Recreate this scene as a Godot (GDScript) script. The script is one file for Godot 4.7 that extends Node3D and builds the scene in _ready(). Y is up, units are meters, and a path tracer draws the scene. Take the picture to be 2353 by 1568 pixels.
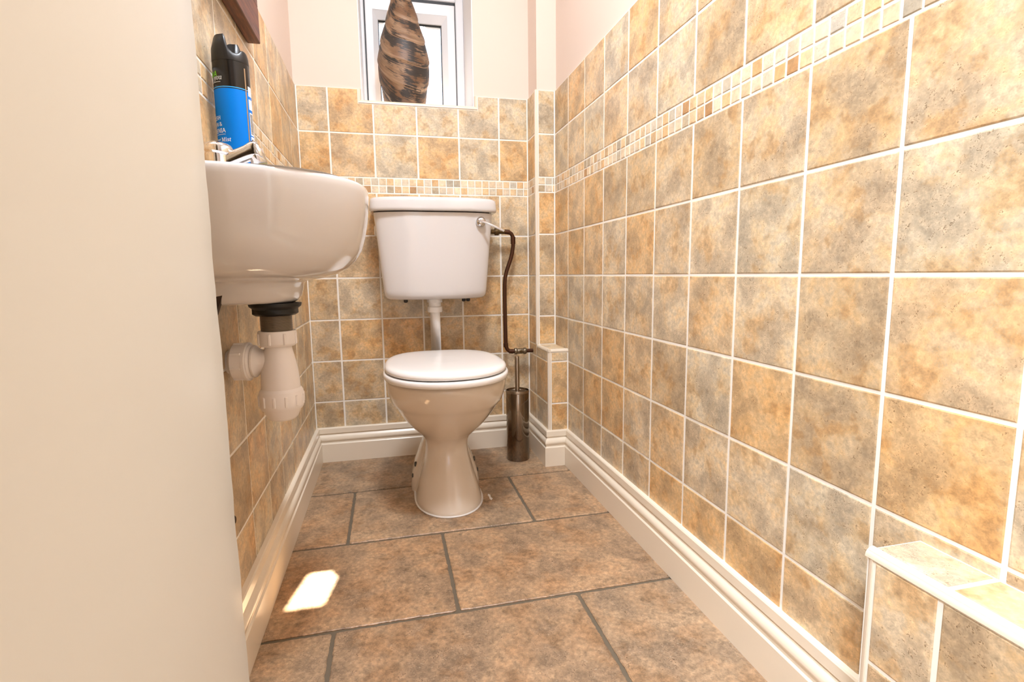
extends Node3D
# A small cloakroom: y up, metres. Back wall tile face at z = 0, room runs towards +z, camera near the doorway.

const XL := -0.0657        # tile face of the left wall
const XR := 0.8351         # tile face of the right wall
const XB := 0.7615         # left face of the pipe boxing in the far right corner
const ZP := 0.1112         # front face of the tall boxing
const ZB := 0.2590         # front face of the low boxing
const ZN := 1.5455         # far end of the low ledge near the camera
const XN := 0.7575         # face of that ledge
const YN := 0.3655         # its top
const ZD := 2.14           # inner face of the front wall (doorway)
const HC := 2.36           # ceiling height
const TP := 0.153          # wall tile pitch
const ROWS := [0.0742, 0.2272, 0.3802, 0.5332, 0.6862, 0.8392, 0.9922]
const YMT := 1.0457        # top of the mosaic band
const YA := 1.1987
const YT := 1.3513         # top of the tiling

var M := {}
var rng := RandomNumberGenerator.new()
var stone_mats: Array = []
var mosaic_mats: Array = []
var floor_mats: Array = []


# ---------------------------------------------------------------- shape builder
class Sh:
	var st := SurfaceTool.new()
	var uvf: Callable
	var has_uv := false

	func _init():
		st.begin(Mesh.PRIMITIVE_TRIANGLES)

	func grp(g: int):
		st.set_smooth_group(g)

	func v(p: Vector3):
		if has_uv:
			st.set_uv(uvf.call(p))
		st.add_vertex(p)

	func tri(a: Vector3, b: Vector3, c: Vector3, n: Vector3):
		if (a - c).cross(a - b).dot(n) < 0.0:
			v(a); v(c); v(b)
		else:
			v(a); v(b); v(c)

	func quad(a: Vector3, b: Vector3, c: Vector3, d: Vector3, n: Vector3):
		tri(a, b, c, n)
		tri(a, c, d, n)

	func uvtri(a, b, c, ua, ub, uc, n: Vector3):
		if (a - c).cross(a - b).dot(n) < 0.0:
			st.set_uv(ua); st.add_vertex(a); st.set_uv(uc); st.add_vertex(c); st.set_uv(ub); st.add_vertex(b)
		else:
			st.set_uv(ua); st.add_vertex(a); st.set_uv(ub); st.add_vertex(b); st.set_uv(uc); st.add_vertex(c)

	# box with chamfered edges
	func box(c: Vector3, s: Vector3, bev := 0.001, B := Basis()):
		grp(-1)
		var h := s * 0.5
		var e: float = min(bev, min(h.x, min(h.y, h.z)) * 0.9)
		for ax in 3:
			var a1 := (ax + 1) % 3
			var a2 := (ax + 2) % 3
			for sg in [-1.0, 1.0]:
				var q := []
				for k in [[-1, -1], [1, -1], [1, 1], [-1, 1]]:
					var p := Vector3.ZERO
					p[ax] = sg * h[ax]
					p[a1] = k[0] * (h[a1] - e)
					p[a2] = k[1] * (h[a2] - e)
					q.append(c + B * p)
				var n := Vector3.ZERO
				n[ax] = sg
				quad(q[0], q[1], q[2], q[3], B * n)
		if e <= 0.0:
			return
		for ax in 3:
			var a1 := (ax + 1) % 3
			var a2 := (ax + 2) % 3
			for s1 in [-1.0, 1.0]:
				for s2 in [-1.0, 1.0]:
					var q := []
					for k in [[-1, 0], [1, 0], [1, 1], [-1, 1]]:
						var p := Vector3.ZERO
						p[ax] = k[0] * (h[ax] - e)
						p[a1] = s1 * (h[a1] - (e if k[1] == 1 else 0.0))
						p[a2] = s2 * (h[a2] - (0.0 if k[1] == 1 else e))
						q.append(c + B * p)
					var n := Vector3.ZERO
					n[a1] = s1
					n[a2] = s2
					quad(q[0], q[1], q[2], q[3], B * n)
		for sx in [-1.0, 1.0]:
			for sy in [-1.0, 1.0]:
				for sz in [-1.0, 1.0]:
					var S := Vector3(sx, sy, sz)
					tri(c + B * (S * Vector3(h.x, h.y - e, h.z - e)), c + B * (S * Vector3(h.x - e, h.y, h.z - e)), c + B * (S * Vector3(h.x - e, h.y - e, h.z)), B * S)

	# surface of revolution about +y of T; profile of (radius, height); outside is to the right of travel
	func lathe(prof: Array, n := 32, T := Transform3D(), crease := 35.0):
		var g := 1
		for i in prof.size() - 1:
			var p: Vector2 = prof[i]
			var q: Vector2 = prof[i + 1]
			if i > 0:
				var d0: Vector2 = p - prof[i - 1]
				if abs(rad_to_deg(d0.angle_to(q - p))) > crease:
					g += 1
			grp(g)
			var d := q - p
			for j in n:
				var a0 := TAU * j / n
				var a1 := TAU * (j + 1) / n
				var am := (a0 + a1) * 0.5
				var nr := T.basis * Vector3(cos(am) * d.y, -d.x, sin(am) * d.y)
				var A := T * Vector3(cos(a0) * p.x, p.y, sin(a0) * p.x)
				var B := T * Vector3(cos(a1) * p.x, p.y, sin(a1) * p.x)
				var C := T * Vector3(cos(a1) * q.x, q.y, sin(a1) * q.x)
				var D := T * Vector3(cos(a0) * q.x, q.y, sin(a0) * q.x)
				if p.x < 1e-6:
					tri(A, C, D, nr)
				elif q.x < 1e-6:
					tri(A, B, C, nr)
				else:
					quad(A, B, C, D, nr)

	# rings of equal length joined one to the next; normals away from each ring's middle (or towards it where inward)
	func loft(rings: Array, cap0 := true, cap1 := true, g := 1, hard := []):
		var n: int = rings[0].size()
		var mids := []
		for r in rings:
			var m := Vector3.ZERO
			for p in r:
				m += p
			mids.append(m / n)
		grp(g)
		for i in rings.size() - 1:
			if i in hard:
				g += 1
				grp(g)
			var ax: Vector3 = mids[i + 1] - mids[i]
			for j in n:
				var k := (j + 1) % n
				var a: Vector3 = rings[i][j]
				var b: Vector3 = rings[i][k]
				var c: Vector3 = rings[i + 1][k]
				var d: Vector3 = rings[i + 1][j]
				# consistent winding: around x along
				var nr := (b - a + c - d).cross(d - a + c - b)
				quad(a, b, c, d, nr)
		if cap0:
			grp(g + 20)
			for j in n:
				tri(mids[0], rings[0][j], rings[0][(j + 1) % n], (rings[0][(j + 1) % n] - rings[0][j]).cross(mids[0] - rings[0][j]) * -1.0)
		if cap1:
			grp(g + 21)
			var L := rings.size() - 1
			for j in n:
				tri(mids[L], rings[L][j], rings[L][(j + 1) % n], (rings[L][(j + 1) % n] - rings[L][j]).cross(mids[L] - rings[L][j]))

	func tube(pts: Array, r: float, n := 12, caps := true, g := 1, flat := 1.0):
		var rings := []
		var up := Vector3.UP
		var prev := Vector3.ZERO
		for i in pts.size():
			var t: Vector3
			if i == 0:
				t = pts[1] - pts[0]
			elif i == pts.size() - 1:
				t = pts[i] - pts[i - 1]
			else:
				t = (pts[i] - pts[i - 1]).normalized() + (pts[i + 1] - pts[i]).normalized()
			t = t.normalized()
			if i == 0:
				up = Vector3.UP if abs(t.y) < 0.9 else Vector3.RIGHT
			var s := t.cross(up).normalized()
			up = s.cross(t).normalized()
			var ring := []
			for j in n:
				var a := TAU * j / n
				ring.append(pts[i] + (s * cos(a) + up * sin(a) * flat) * r)
			rings.append(ring)
			prev = t
		loft(rings, caps, caps, g)

	func mesh() -> ArrayMesh:
		st.index()
		st.generate_normals()
		return st.commit()


# ---------------------------------------------------------------- node helpers
func nm(base: String) -> String:
	if not has_node(NodePath(base)):
		return base
	var k := 1
	while has_node(NodePath("%s_%03d" % [base, k])):
		k += 1
	return "%s_%03d" % [base, k]

func put(called: String, sh, mat: Material, parent: Node = null) -> MeshInstance3D:
	var o := MeshInstance3D.new()
	o.mesh = sh.mesh() if sh is Sh else sh
	o.material_override = mat
	o.cast_shadow = GeometryInstance3D.SHADOW_CASTING_SETTING_ON
	if parent == null:
		o.name = nm(called)
		add_child(o)
	else:
		o.name = called
		parent.add_child(o, true)
	return o

func base(called: String, at := Vector3.ZERO) -> Node3D:
	var o := Node3D.new()
	o.name = nm(called)
	add_child(o)
	o.position = at
	return o

func tag(o: Node, label: String, category: String, group := ""):
	o.set_meta("label", label)
	o.set_meta("category", category)
	if group != "":
		o.set_meta("group", group)

func struct(o: Node, label := "", category := ""):
	o.set_meta("kind", "structure")
	if label != "":
		o.set_meta("label", label)
		o.set_meta("category", category)


# ---------------------------------------------------------------- materials
func mat(col: Color, rough := 0.5, metal := 0.0) -> StandardMaterial3D:
	var m := StandardMaterial3D.new()
	m.albedo_color = col
	m.roughness = rough
	m.metallic = metal
	return m

func noise_bytes(w: int, h: int, sd: int, freq: float, octaves := 4, kind := 0, warp := 0.0) -> PackedByteArray:
	var f := FastNoiseLite.new()
	f.seed = sd
	f.noise_type = FastNoiseLite.TYPE_SIMPLEX_SMOOTH
	f.frequency = freq
	f.fractal_type = FastNoiseLite.FRACTAL_FBM if kind == 0 else FastNoiseLite.FRACTAL_RIDGED
	f.fractal_octaves = octaves
	if warp > 0.0:
		f.domain_warp_enabled = true
		f.domain_warp_amplitude = warp
		f.domain_warp_frequency = freq * 1.4
	return f.get_image(w, h, false, false, true).get_data()

func ss(a: float, b: float, x: float) -> float:
	var t: float = clampf((x - a) / (b - a), 0.0, 1.0)
	return t * t * (3.0 - 2.0 * t)

# glazed stone-look ceramic: cream and ochre clouds, grey and rust patches, fine pits, veins and pale flecks
func stone_image(n: int, sd: int, pal: Array, vein: float, mottle: float, pits: float, fleck := 0.30) -> Array:
	var lo := noise_bytes(n, n, sd, 0.0065, 3, 0, 30.0)
	var lo2 := noise_bytes(n, n, sd + 7, 0.0075, 3, 0, 30.0)
	var mid := noise_bytes(n, n, sd + 1, 0.026, 5, 0, 16.0)
	var grain := noise_bytes(n, n, sd + 2, 0.26, 3)
	var speck := noise_bytes(n, n, sd + 3, 0.17, 3, 0, 7.0)
	var vn := noise_bytes(n, n, sd + 4, 0.034, 4, 0, 24.0)
	var mot := noise_bytes(n, n, sd + 5, 0.075, 3, 0, 10.0)
	var out := PackedByteArray()
	out.resize(n * n * 3)
	var hgt := PackedByteArray()
	hgt.resize(n * n)
	var c0: Color = pal[0]
	var c1: Color = pal[1]
	var cg: Color = pal[2]
	var co: Color = pal[3]
	var cd: Color = pal[4]
	for i in n * n:
		var a := lo[i] / 255.0
		var b := lo2[i] / 255.0
		var m := mid[i] / 255.0
		var f := grain[i] / 255.0
		var s := speck[i] / 255.0
		var w := absf(vn[i] / 255.0 - 0.5)
		var h := mot[i] / 255.0
		var r0 := ss(0.34, 0.66, m * 0.55 + b * 0.33 + f * 0.12)
		var g0 := ss(0.49, 0.64, a * 0.58 + m * 0.27 + f * 0.15) * 0.80
		var o0 := ss(0.54, 0.70, b * 0.58 + (1.0 - m) * 0.30 + f * 0.12) * 0.72
		var r := lerpf(c0.r, c1.r, r0)
		var g := lerpf(c0.g, c1.g, r0)
		var l := lerpf(c0.b, c1.b, r0)
		r = lerpf(r, co.r, o0); g = lerpf(g, co.g, o0); l = lerpf(l, co.b, o0)
		r = lerpf(r, cg.r, g0); g = lerpf(g, cg.g, g0); l = lerpf(l, cg.b, g0)
		var k := 1.0 + (f - 0.5) * mottle * 0.6 + (m - 0.5) * mottle + (h - 0.5) * mottle * 0.8
		r *= k; g *= k; l *= k
		var gate := ss(0.42, 0.62, a * 0.6 + m * 0.4)
		var p := ss(0.70, 0.90, s) * (0.10 + 0.90 * gate) * ss(0.40, 0.70, h) * pits
		p = maxf(p, (1.0 - ss(0.003, 0.020, w)) * (0.12 + 0.88 * gate) * ss(0.46, 0.62, h) * vein)
		r = lerpf(r, cd.r, p); g = lerpf(g, cd.g, p); l = lerpf(l, cd.b, p)
		var q := (1.0 - ss(0.15, 0.30, s)) * fleck * (0.4 + 0.6 * gate) * ss(0.35, 0.6, 1.0 - h)
		r += (1.0 - r) * q; g += (0.94 - g) * q; l += (0.84 - l) * q
		out[i * 3] = int(clampf(r, 0.0, 1.0) * 255.0)
		out[i * 3 + 1] = int(clampf(g, 0.0, 1.0) * 255.0)
		out[i * 3 + 2] = int(clampf(l, 0.0, 1.0) * 255.0)
		hgt[i] = int(clampf(0.5 + (f - 0.5) * 0.10 + (m - 0.5) * 0.35 - p * 0.35 + q * 0.3, 0.0, 1.0) * 255.0)
	var im := Image.create_from_data(n, n, false, Image.FORMAT_RGB8, out)
	var hi := Image.create_from_data(n, n, false, Image.FORMAT_L8, hgt)
	hi.convert(Image.FORMAT_RGBA8)
	hi.bump_map_to_normal_map(1.6)
	return [ImageTexture.create_from_image(im), ImageTexture.create_from_image(hi)]

func make_materials():
	var wall := stone_image(1024, 11, [Color(0.875, 0.802, 0.682), Color(0.818, 0.715, 0.560), Color(0.700, 0.635, 0.540), Color(0.785, 0.640, 0.462), Color(0.45, 0.375, 0.285)], 0.85, 0.27, 0.80)
	var chips := stone_image(512, 91, [Color(0.920, 0.865, 0.775), Color(0.885, 0.810, 0.700), Color(0.82, 0.785, 0.725), Color(0.875, 0.785, 0.650), Color(0.62, 0.53, 0.41)], 0.5, 0.18, 0.4)
	for t in [Color(1, 1, 1), Color(1.0, 0.965, 0.92), Color(0.96, 0.95, 0.94), Color(1.0, 0.93, 0.83), Color(0.93, 0.905, 0.87), Color(0.97, 0.985, 1.0)]:
		var m := mat(t, 0.38)
		m.albedo_texture = wall[0]
		m.normal_enabled = true
		m.normal_texture = wall[1]
		m.normal_scale = 0.4
		m.metallic_specular = 0.5
		stone_mats.append(m)
	for t in [Color(1.0, 0.97, 0.93), Color(0.95, 0.92, 0.88), Color(0.88, 0.885, 0.88), Color(0.98, 0.91, 0.81), Color(0.93, 0.83, 0.70), Color(0.80, 0.67, 0.53), Color(0.97, 0.955, 0.93), Color(0.80, 0.79, 0.76)]:
		var m := mat(t, 0.45)
		m.albedo_texture = chips[0]
		m.normal_enabled = true
		m.normal_texture = chips[1]
		m.normal_scale = 0.5
		mosaic_mats.append(m)
	var fl := stone_image(1024, 57, [Color(0.718, 0.602, 0.478), Color(0.630, 0.510, 0.392), Color(0.565, 0.478, 0.388), Color(0.632, 0.495, 0.362), Color(0.34, 0.262, 0.190)], 0.9, 0.46, 0.95, 0.42)
	for t in [Color(1, 1, 1), Color(0.97, 0.96, 0.95), Color(1.0, 0.98, 0.96), Color(0.96, 0.965, 0.97)]:
		var m := mat(t, 0.42)
		m.albedo_texture = fl[0]
		m.normal_enabled = true
		m.normal_texture = fl[1]
		m.normal_scale = 0.9
		floor_mats.append(m)
	M.grout = mat(Color(0.945, 0.925, 0.890), 0.8)
	M.floor_grout = mat(Color(0.42, 0.375, 0.31), 0.9)
	M.cream = mat(Color(0.870, 0.800, 0.745), 0.75)
	M.white_paint = mat(Color(0.93, 0.915, 0.905), 0.55)
	M.trim = mat(Color(0.885, 0.830, 0.750), 0.3)
	M.skirt = mat(Color(0.930, 0.880, 0.800), 0.27)
	M.door = mat(Color(0.855, 0.845, 0.810), 0.33)
	M.ceramic = mat(Color(0.845, 0.830, 0.825), 0.07)
	M.ceramic.clearcoat_enabled = true
	M.ceramic.clearcoat = 0.6
	M.ceramic.clearcoat_roughness = 0.04
	M.ceramic_pan = mat(Color(0.87, 0.82, 0.755), 0.08)
	M.ceramic_pan.clearcoat_enabled = true
	M.ceramic_pan.clearcoat = 0.6
	M.ceramic_pan.clearcoat_roughness = 0.04
	M.seat = mat(Color(0.945, 0.93, 0.915), 0.16)
	M.plastic = mat(Color(0.930, 0.905, 0.890), 0.42)
	M.white_plastic = mat(Color(0.92, 0.905, 0.89), 0.35)
	M.black = mat(Color(0.055, 0.05, 0.048), 0.4)
	M.black_gloss = mat(Color(0.045, 0.042, 0.04), 0.22)
	M.thread = mat(Color(0.46, 0.41, 0.35), 0.4, 0.3)
	M.chrome = mat(Color(0.86, 0.86, 0.87), 0.07, 1.0)
	M.steel = mat(Color(0.52, 0.47, 0.415), 0.10, 1.0)
	M.steel_brushed = mat(Color(0.62, 0.565, 0.50), 0.32, 1.0)
	M.copper = mat(Color(0.30, 0.175, 0.10), 0.42, 0.55)
	M.brass = mat(Color(0.36, 0.285, 0.17), 0.42, 0.7)
	M.valve = mat(Color(0.50, 0.45, 0.375), 0.36, 0.85)
	M.blue = mat(Color(0.0, 0.51, 0.93), 0.34)
	M.blue.metallic_specular = 0.3
	M.blue_line = mat(Color(0.25, 0.68, 0.97), 0.3)
	M.seam = mat(Color(0.74, 0.64, 0.53), 0.3, 0.7)
	M.print_white = mat(Color(0.95, 0.96, 0.97), 0.4)
	M.print_green = mat(Color(0.47, 0.78, 0.17), 0.4)
	M.upvc = mat(Color(0.86, 0.855, 0.86), 0.3)
	M.gasket = mat(Color(0.05, 0.05, 0.055), 0.5)
	M.bolt = mat(Color(0.33, 0.32, 0.29), 0.5, 0.4)
	M.limescale = mat(Color(0.58, 0.56, 0.40), 0.8)
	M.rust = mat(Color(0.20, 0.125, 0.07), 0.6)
	M.mirror = mat(Color(0.93, 0.94, 0.94), 0.02, 1.0)
	M.carpet = mat(Color(0.62, 0.55, 0.46), 0.95)
	var g := mat(Color(0.97, 0.98, 0.98, 0.06), 0.02)
	g.transparency = BaseMaterial3D.TRANSPARENCY_ALPHA
	M.glass = g
	var l := mat(Color(0.95, 0.93, 0.9), 0.4)
	l.emission_enabled = true
	l.emission = Color(0.93, 0.955, 1.0)
	l.emission_energy_multiplier = 3.0
	M.glow = l
	# reddish hardwood
	var wn := 512
	var wf := FastNoiseLite.new()
	wf.seed = 5
	wf.frequency = 0.02
	wf.fractal_octaves = 4
	var wd := PackedByteArray()
	wd.resize(wn * 256 * 3)
	for y in 256:
		for x in wn:
			var t := wf.get_noise_2d(x * 0.25, y * 2.6) * 0.5 + 0.5
			var q := wf.get_noise_2d(x * 1.2 + 900.0, y * 14.0) * 0.5 + 0.5
			var c := Color(0.47, 0.255, 0.15).lerp(Color(0.30, 0.145, 0.075), ss(0.3, 0.7, t * 0.65 + q * 0.35))
			var i := (y * wn + x) * 3
			wd[i] = int(c.r * 255); wd[i + 1] = int(c.g * 255); wd[i + 2] = int(c.b * 255)
	var wood := mat(Color(1, 1, 1), 0.42)
	wood.albedo_texture = ImageTexture.create_from_image(Image.create_from_data(wn, 256, false, Image.FORMAT_RGB8, wd))
	M.wood = wood
	# vase: tan clay with black brush strokes that run along the swags; v counts swags
	var vw := 1024
	var vh := 1024
	var vf := FastNoiseLite.new()
	vf.seed = 21
	vf.frequency = 0.02
	vf.fractal_octaves = 4
	var vd := PackedByteArray()
	vd.resize(vw * vh * 3)
	for y in vh:
		for x in vw:
			var ang := TAU * x / vw
			var cx := cos(ang) * 46.0
			var cz := sin(ang) * 46.0
			var big := vf.get_noise_3d(cx * 1.25, cz * 1.25, y * 0.42) * 0.5 + 0.5
			var fib := vf.get_noise_3d(cx * 0.9 + 300.0, cz * 0.9, y * 5.5) * 0.5 + 0.5
			var fib2 := vf.get_noise_3d(cx * 1.3 + 700.0, cz * 1.3, y * 15.0) * 0.5 + 0.5
			var tone := vf.get_noise_3d(cx * 0.6, cz * 0.6 + 500.0, y * 0.5) * 0.5 + 0.5
			var ph := fposmod(y / float(vh) * 9.0, 1.0)
			var crest := ss(0.45, 0.85, ph)
			var c := Color(0.565, 0.450, 0.345).lerp(Color(0.44, 0.315, 0.21), ss(0.35, 0.65, tone))
			c = c.lerp(Color(0.66, 0.545, 0.44), (1.0 - ss(0.06, 0.22, ph)) * 0.7)  # paler tone painted along each swag lip as a highlight
			c = c * (0.72 + 0.28 * fib + 0.28 * fib2)
			var lip := 1.0 - ss(0.05, 0.2, ph)
			var ink := ss(0.50, 0.57, 0.445 + (big - 0.5) * 1.25 + (fib - 0.5) * 0.75 + (fib2 - 0.5) * 0.6 + crest * 0.13 - lip * 0.10)
			c = c.lerp(Color(0.150, 0.132, 0.120) * (0.7 + 0.6 * fib2), ink * 0.88)
			var i := (y * vw + x) * 3
			vd[i] = int(clampf(c.r, 0, 1) * 255); vd[i + 1] = int(clampf(c.g, 0, 1) * 255); vd[i + 2] = int(clampf(c.b, 0, 1) * 255)
	var vm := mat(Color(1, 1, 1), 0.5)
	vm.albedo_texture = ImageTexture.create_from_image(Image.create_from_data(vw, vh, false, Image.FORMAT_RGB8, vd))
	M.vase = vm


# ---------------------------------------------------------------- tiles
# outline in (u, v) on the plane o + U u + V v, face along N; front edge chamfered, sides run 6 mm back
func tile_mesh(poly: Array, o: Vector3, U: Vector3, V: Vector3, N: Vector3, scale: float, off: Vector2, flip: int, cham := 0.0016, drop := 0.0007, depth := 0.006) -> ArrayMesh:
	var s := Sh.new()
	var n := poly.size()
	var area := 0.0
	for i in n:
		var p: Vector2 = poly[i]
		var q: Vector2 = poly[(i + 1) % n]
		area += p.x * q.y - q.x * p.y
	var pts := poly.duplicate()
	if area < 0.0:
		pts.reverse()
	var mn := Vector2(1e9, 1e9)
	for p in pts:
		mn = Vector2(min(mn.x, p.x), min(mn.y, p.y))
	var inner := []
	for i in n:
		var p0: Vector2 = pts[(i + n - 1) % n]
		var p1: Vector2 = pts[i]
		var p2: Vector2 = pts[(i + 1) % n]
		var d1 := (p1 - p0).normalized()
		var d2 := (p2 - p1).normalized()
		var n1 := Vector2(-d1.y, d1.x)
		var n2 := Vector2(-d2.y, d2.x)
		inner.append(p1 + (n1 + n2) / maxf(0.3, 1.0 + n1.dot(n2)) * cham)
	var P3 := func(p: Vector2, h: float) -> Vector3: return o + U * p.x + V * p.y + N * h
	var uv := func(p: Vector2) -> Vector2:
		var q := (p - mn) / scale
		if flip & 1:
			q.x = 0.19 - q.x
		if flip & 2:
			q.y = 0.19 - q.y
		if flip & 4:
			q = Vector2(q.y, q.x)
		return q + off
	s.grp(-1)
	var idx := Geometry2D.triangulate_polygon(PackedVector2Array(inner))
	for k in range(0, idx.size(), 3):
		var a: Vector2 = inner[idx[k]]
		var b: Vector2 = inner[idx[k + 1]]
		var c: Vector2 = inner[idx[k + 2]]
		s.uvtri(P3.call(a, 0.0), P3.call(b, 0.0), P3.call(c, 0.0), uv.call(a), uv.call(b), uv.call(c), N)
	for i in n:
		var j := (i + 1) % n
		var d: Vector2 = pts[j] - pts[i]
		var out := U * d.y - V * d.x
		var ring := [[inner[i], 0.0], [inner[j], 0.0], [pts[j], -drop], [pts[i], -drop], [pts[j], -depth], [pts[i], -depth]]
		for q in [[0, 1, 2, 3], [3, 2, 4, 5]]:
			var A = ring[q[0]]; var B = ring[q[1]]; var C = ring[q[2]]; var D = ring[q[3]]
			var nr: Vector3 = out + (N * 0.5 if q[0] == 0 else Vector3.ZERO)
			s.uvtri(P3.call(A[0], A[1]), P3.call(B[0], B[1]), P3.call(C[0], C[1]), uv.call(A[0]), uv.call(B[0]), uv.call(C[0]), nr)
			s.uvtri(P3.call(A[0], A[1]), P3.call(C[0], C[1]), P3.call(D[0], D[1]), uv.call(A[0]), uv.call(C[0]), uv.call(D[0]), nr)
	return s.mesh()

func add_tile(parent: Node, poly: Array, o: Vector3, U: Vector3, V: Vector3, N: Vector3, called := "tile"):
	var off := Vector2(rng.randf() * 0.80, rng.randf() * 0.80)
	var oo := o + N * rng.randf_range(-0.0004, 0.0003)
	put(called, tile_mesh(poly, oo, U, V, N, 0.80, off, rng.randi() % 8), stone_mats[rng.randi() % stone_mats.size()], parent)

func rect(u0: float, u1: float, v0: float, v1: float, gu := 0.0031, gv := 0.0026) -> Array:
	return [Vector2(u0 + gu, v0 + gv), Vector2(u1 - gu, v0 + gv), Vector2(u1 - gu, v1 - gv), Vector2(u0 + gu, v1 - gv)]

func tile_rows(parent: Node, cuts: Array, rows: Array, o: Vector3, U: Vector3, V: Vector3, N: Vector3):
	for i in cuts.size() - 1:
		if cuts[i + 1] - cuts[i] < 0.012:
			continue
		for j in rows.size() - 1:
			add_tile(parent, rect(cuts[i], cuts[i + 1], rows[j], rows[j + 1]), o, U, V, N)

func mosaic(parent: Node, u0: float, u1: float, o: Vector3, U: Vector3, N: Vector3, start := 0.0):
	var p := 0.0272
	var h := (YMT - ROWS[6]) * 0.5
	var V := Vector3.UP
	for r in 2:
		var v0: float = ROWS[6] + r * h
		var u := u0 - start
		while u < u1 - 0.004:
			var a: float = max(u, u0)
			var b: float = min(u + p, u1)
			u += p
			if b - a < 0.007:
				continue
			var j := func() -> float: return rng.randf_range(-0.0005, 0.0005)
			var poly := rect(a, b, v0, v0 + h, 0.0017, 0.0016)
			for k in 4:
				poly[k] += Vector2(j.call(), j.call())
			var off := Vector2(rng.randf() * 0.9, rng.randf() * 0.9)
			var pick := rng.randi() % 12
			var m: Material = mosaic_mats[[0, 0, 1, 1, 2, 3, 3, 4, 6, 6, 5, 7][pick]]
			put("mosaic_tile", tile_mesh(poly, o + N * rng.randf_range(-0.0006, 0.0002), U, V, N, 0.5, off, rng.randi() % 8, 0.0014, 0.0008, 0.005), m, parent)

# quarter-round edging laid along a line; corner at the outer arris, legs towards A and B
func edging(parent: Node, p: Vector3, q: Vector3, A: Vector3, B: Vector3, r := 0.0095, called := "edge_trim"):
	var s := Sh.new()
	var n := 7
	s.grp(1)
	var rp := []
	var rq := []
	for i in n + 1:
		var t := PI * 0.5 * i / n
		var d := (A * (1.0 - sin(t)) + B * (1.0 - cos(t))) * r
		rp.append(p + d)
		rq.append(q + d)
	for i in n:
		var m := -(A + B)
		s.quad(rp[i], rp[i + 1], rq[i + 1], rq[i], m)
	s.grp(-1)
	var ip := p + (A + B) * r
	var iq := q + (A + B) * r
	s.quad(rp[0], ip, iq, rq[0], B)
	s.quad(rp[n], ip, iq, rq[n], A)
	for e in [[rp, ip, p - q], [rq, iq, q - p]]:
		for i in n:
			s.tri(e[0][i], e[0][i + 1], e[1], e[2])
	put(called, s, M.trim, parent)


# ---------------------------------------------------------------- setting
func plain_box(called: String, a: Vector3, b: Vector3, m: Material, parent: Node, bev := 0.0) -> MeshInstance3D:
	var s := Sh.new()
	s.box((a + b) * 0.5, (b - a).abs(), bev)
	return put(called, s, m, parent)

func cols(c0: float, lo: float, hi: float) -> Array:
	var out := [lo]
	var k := int(floor((lo - c0) / TP)) - 1
	while true:
		var c := c0 + k * TP
		k += 1
		if c >= hi - 0.004:
			break
		if c > lo + 0.004:
			out.append(c)
	out.append(hi)
	return out

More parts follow.
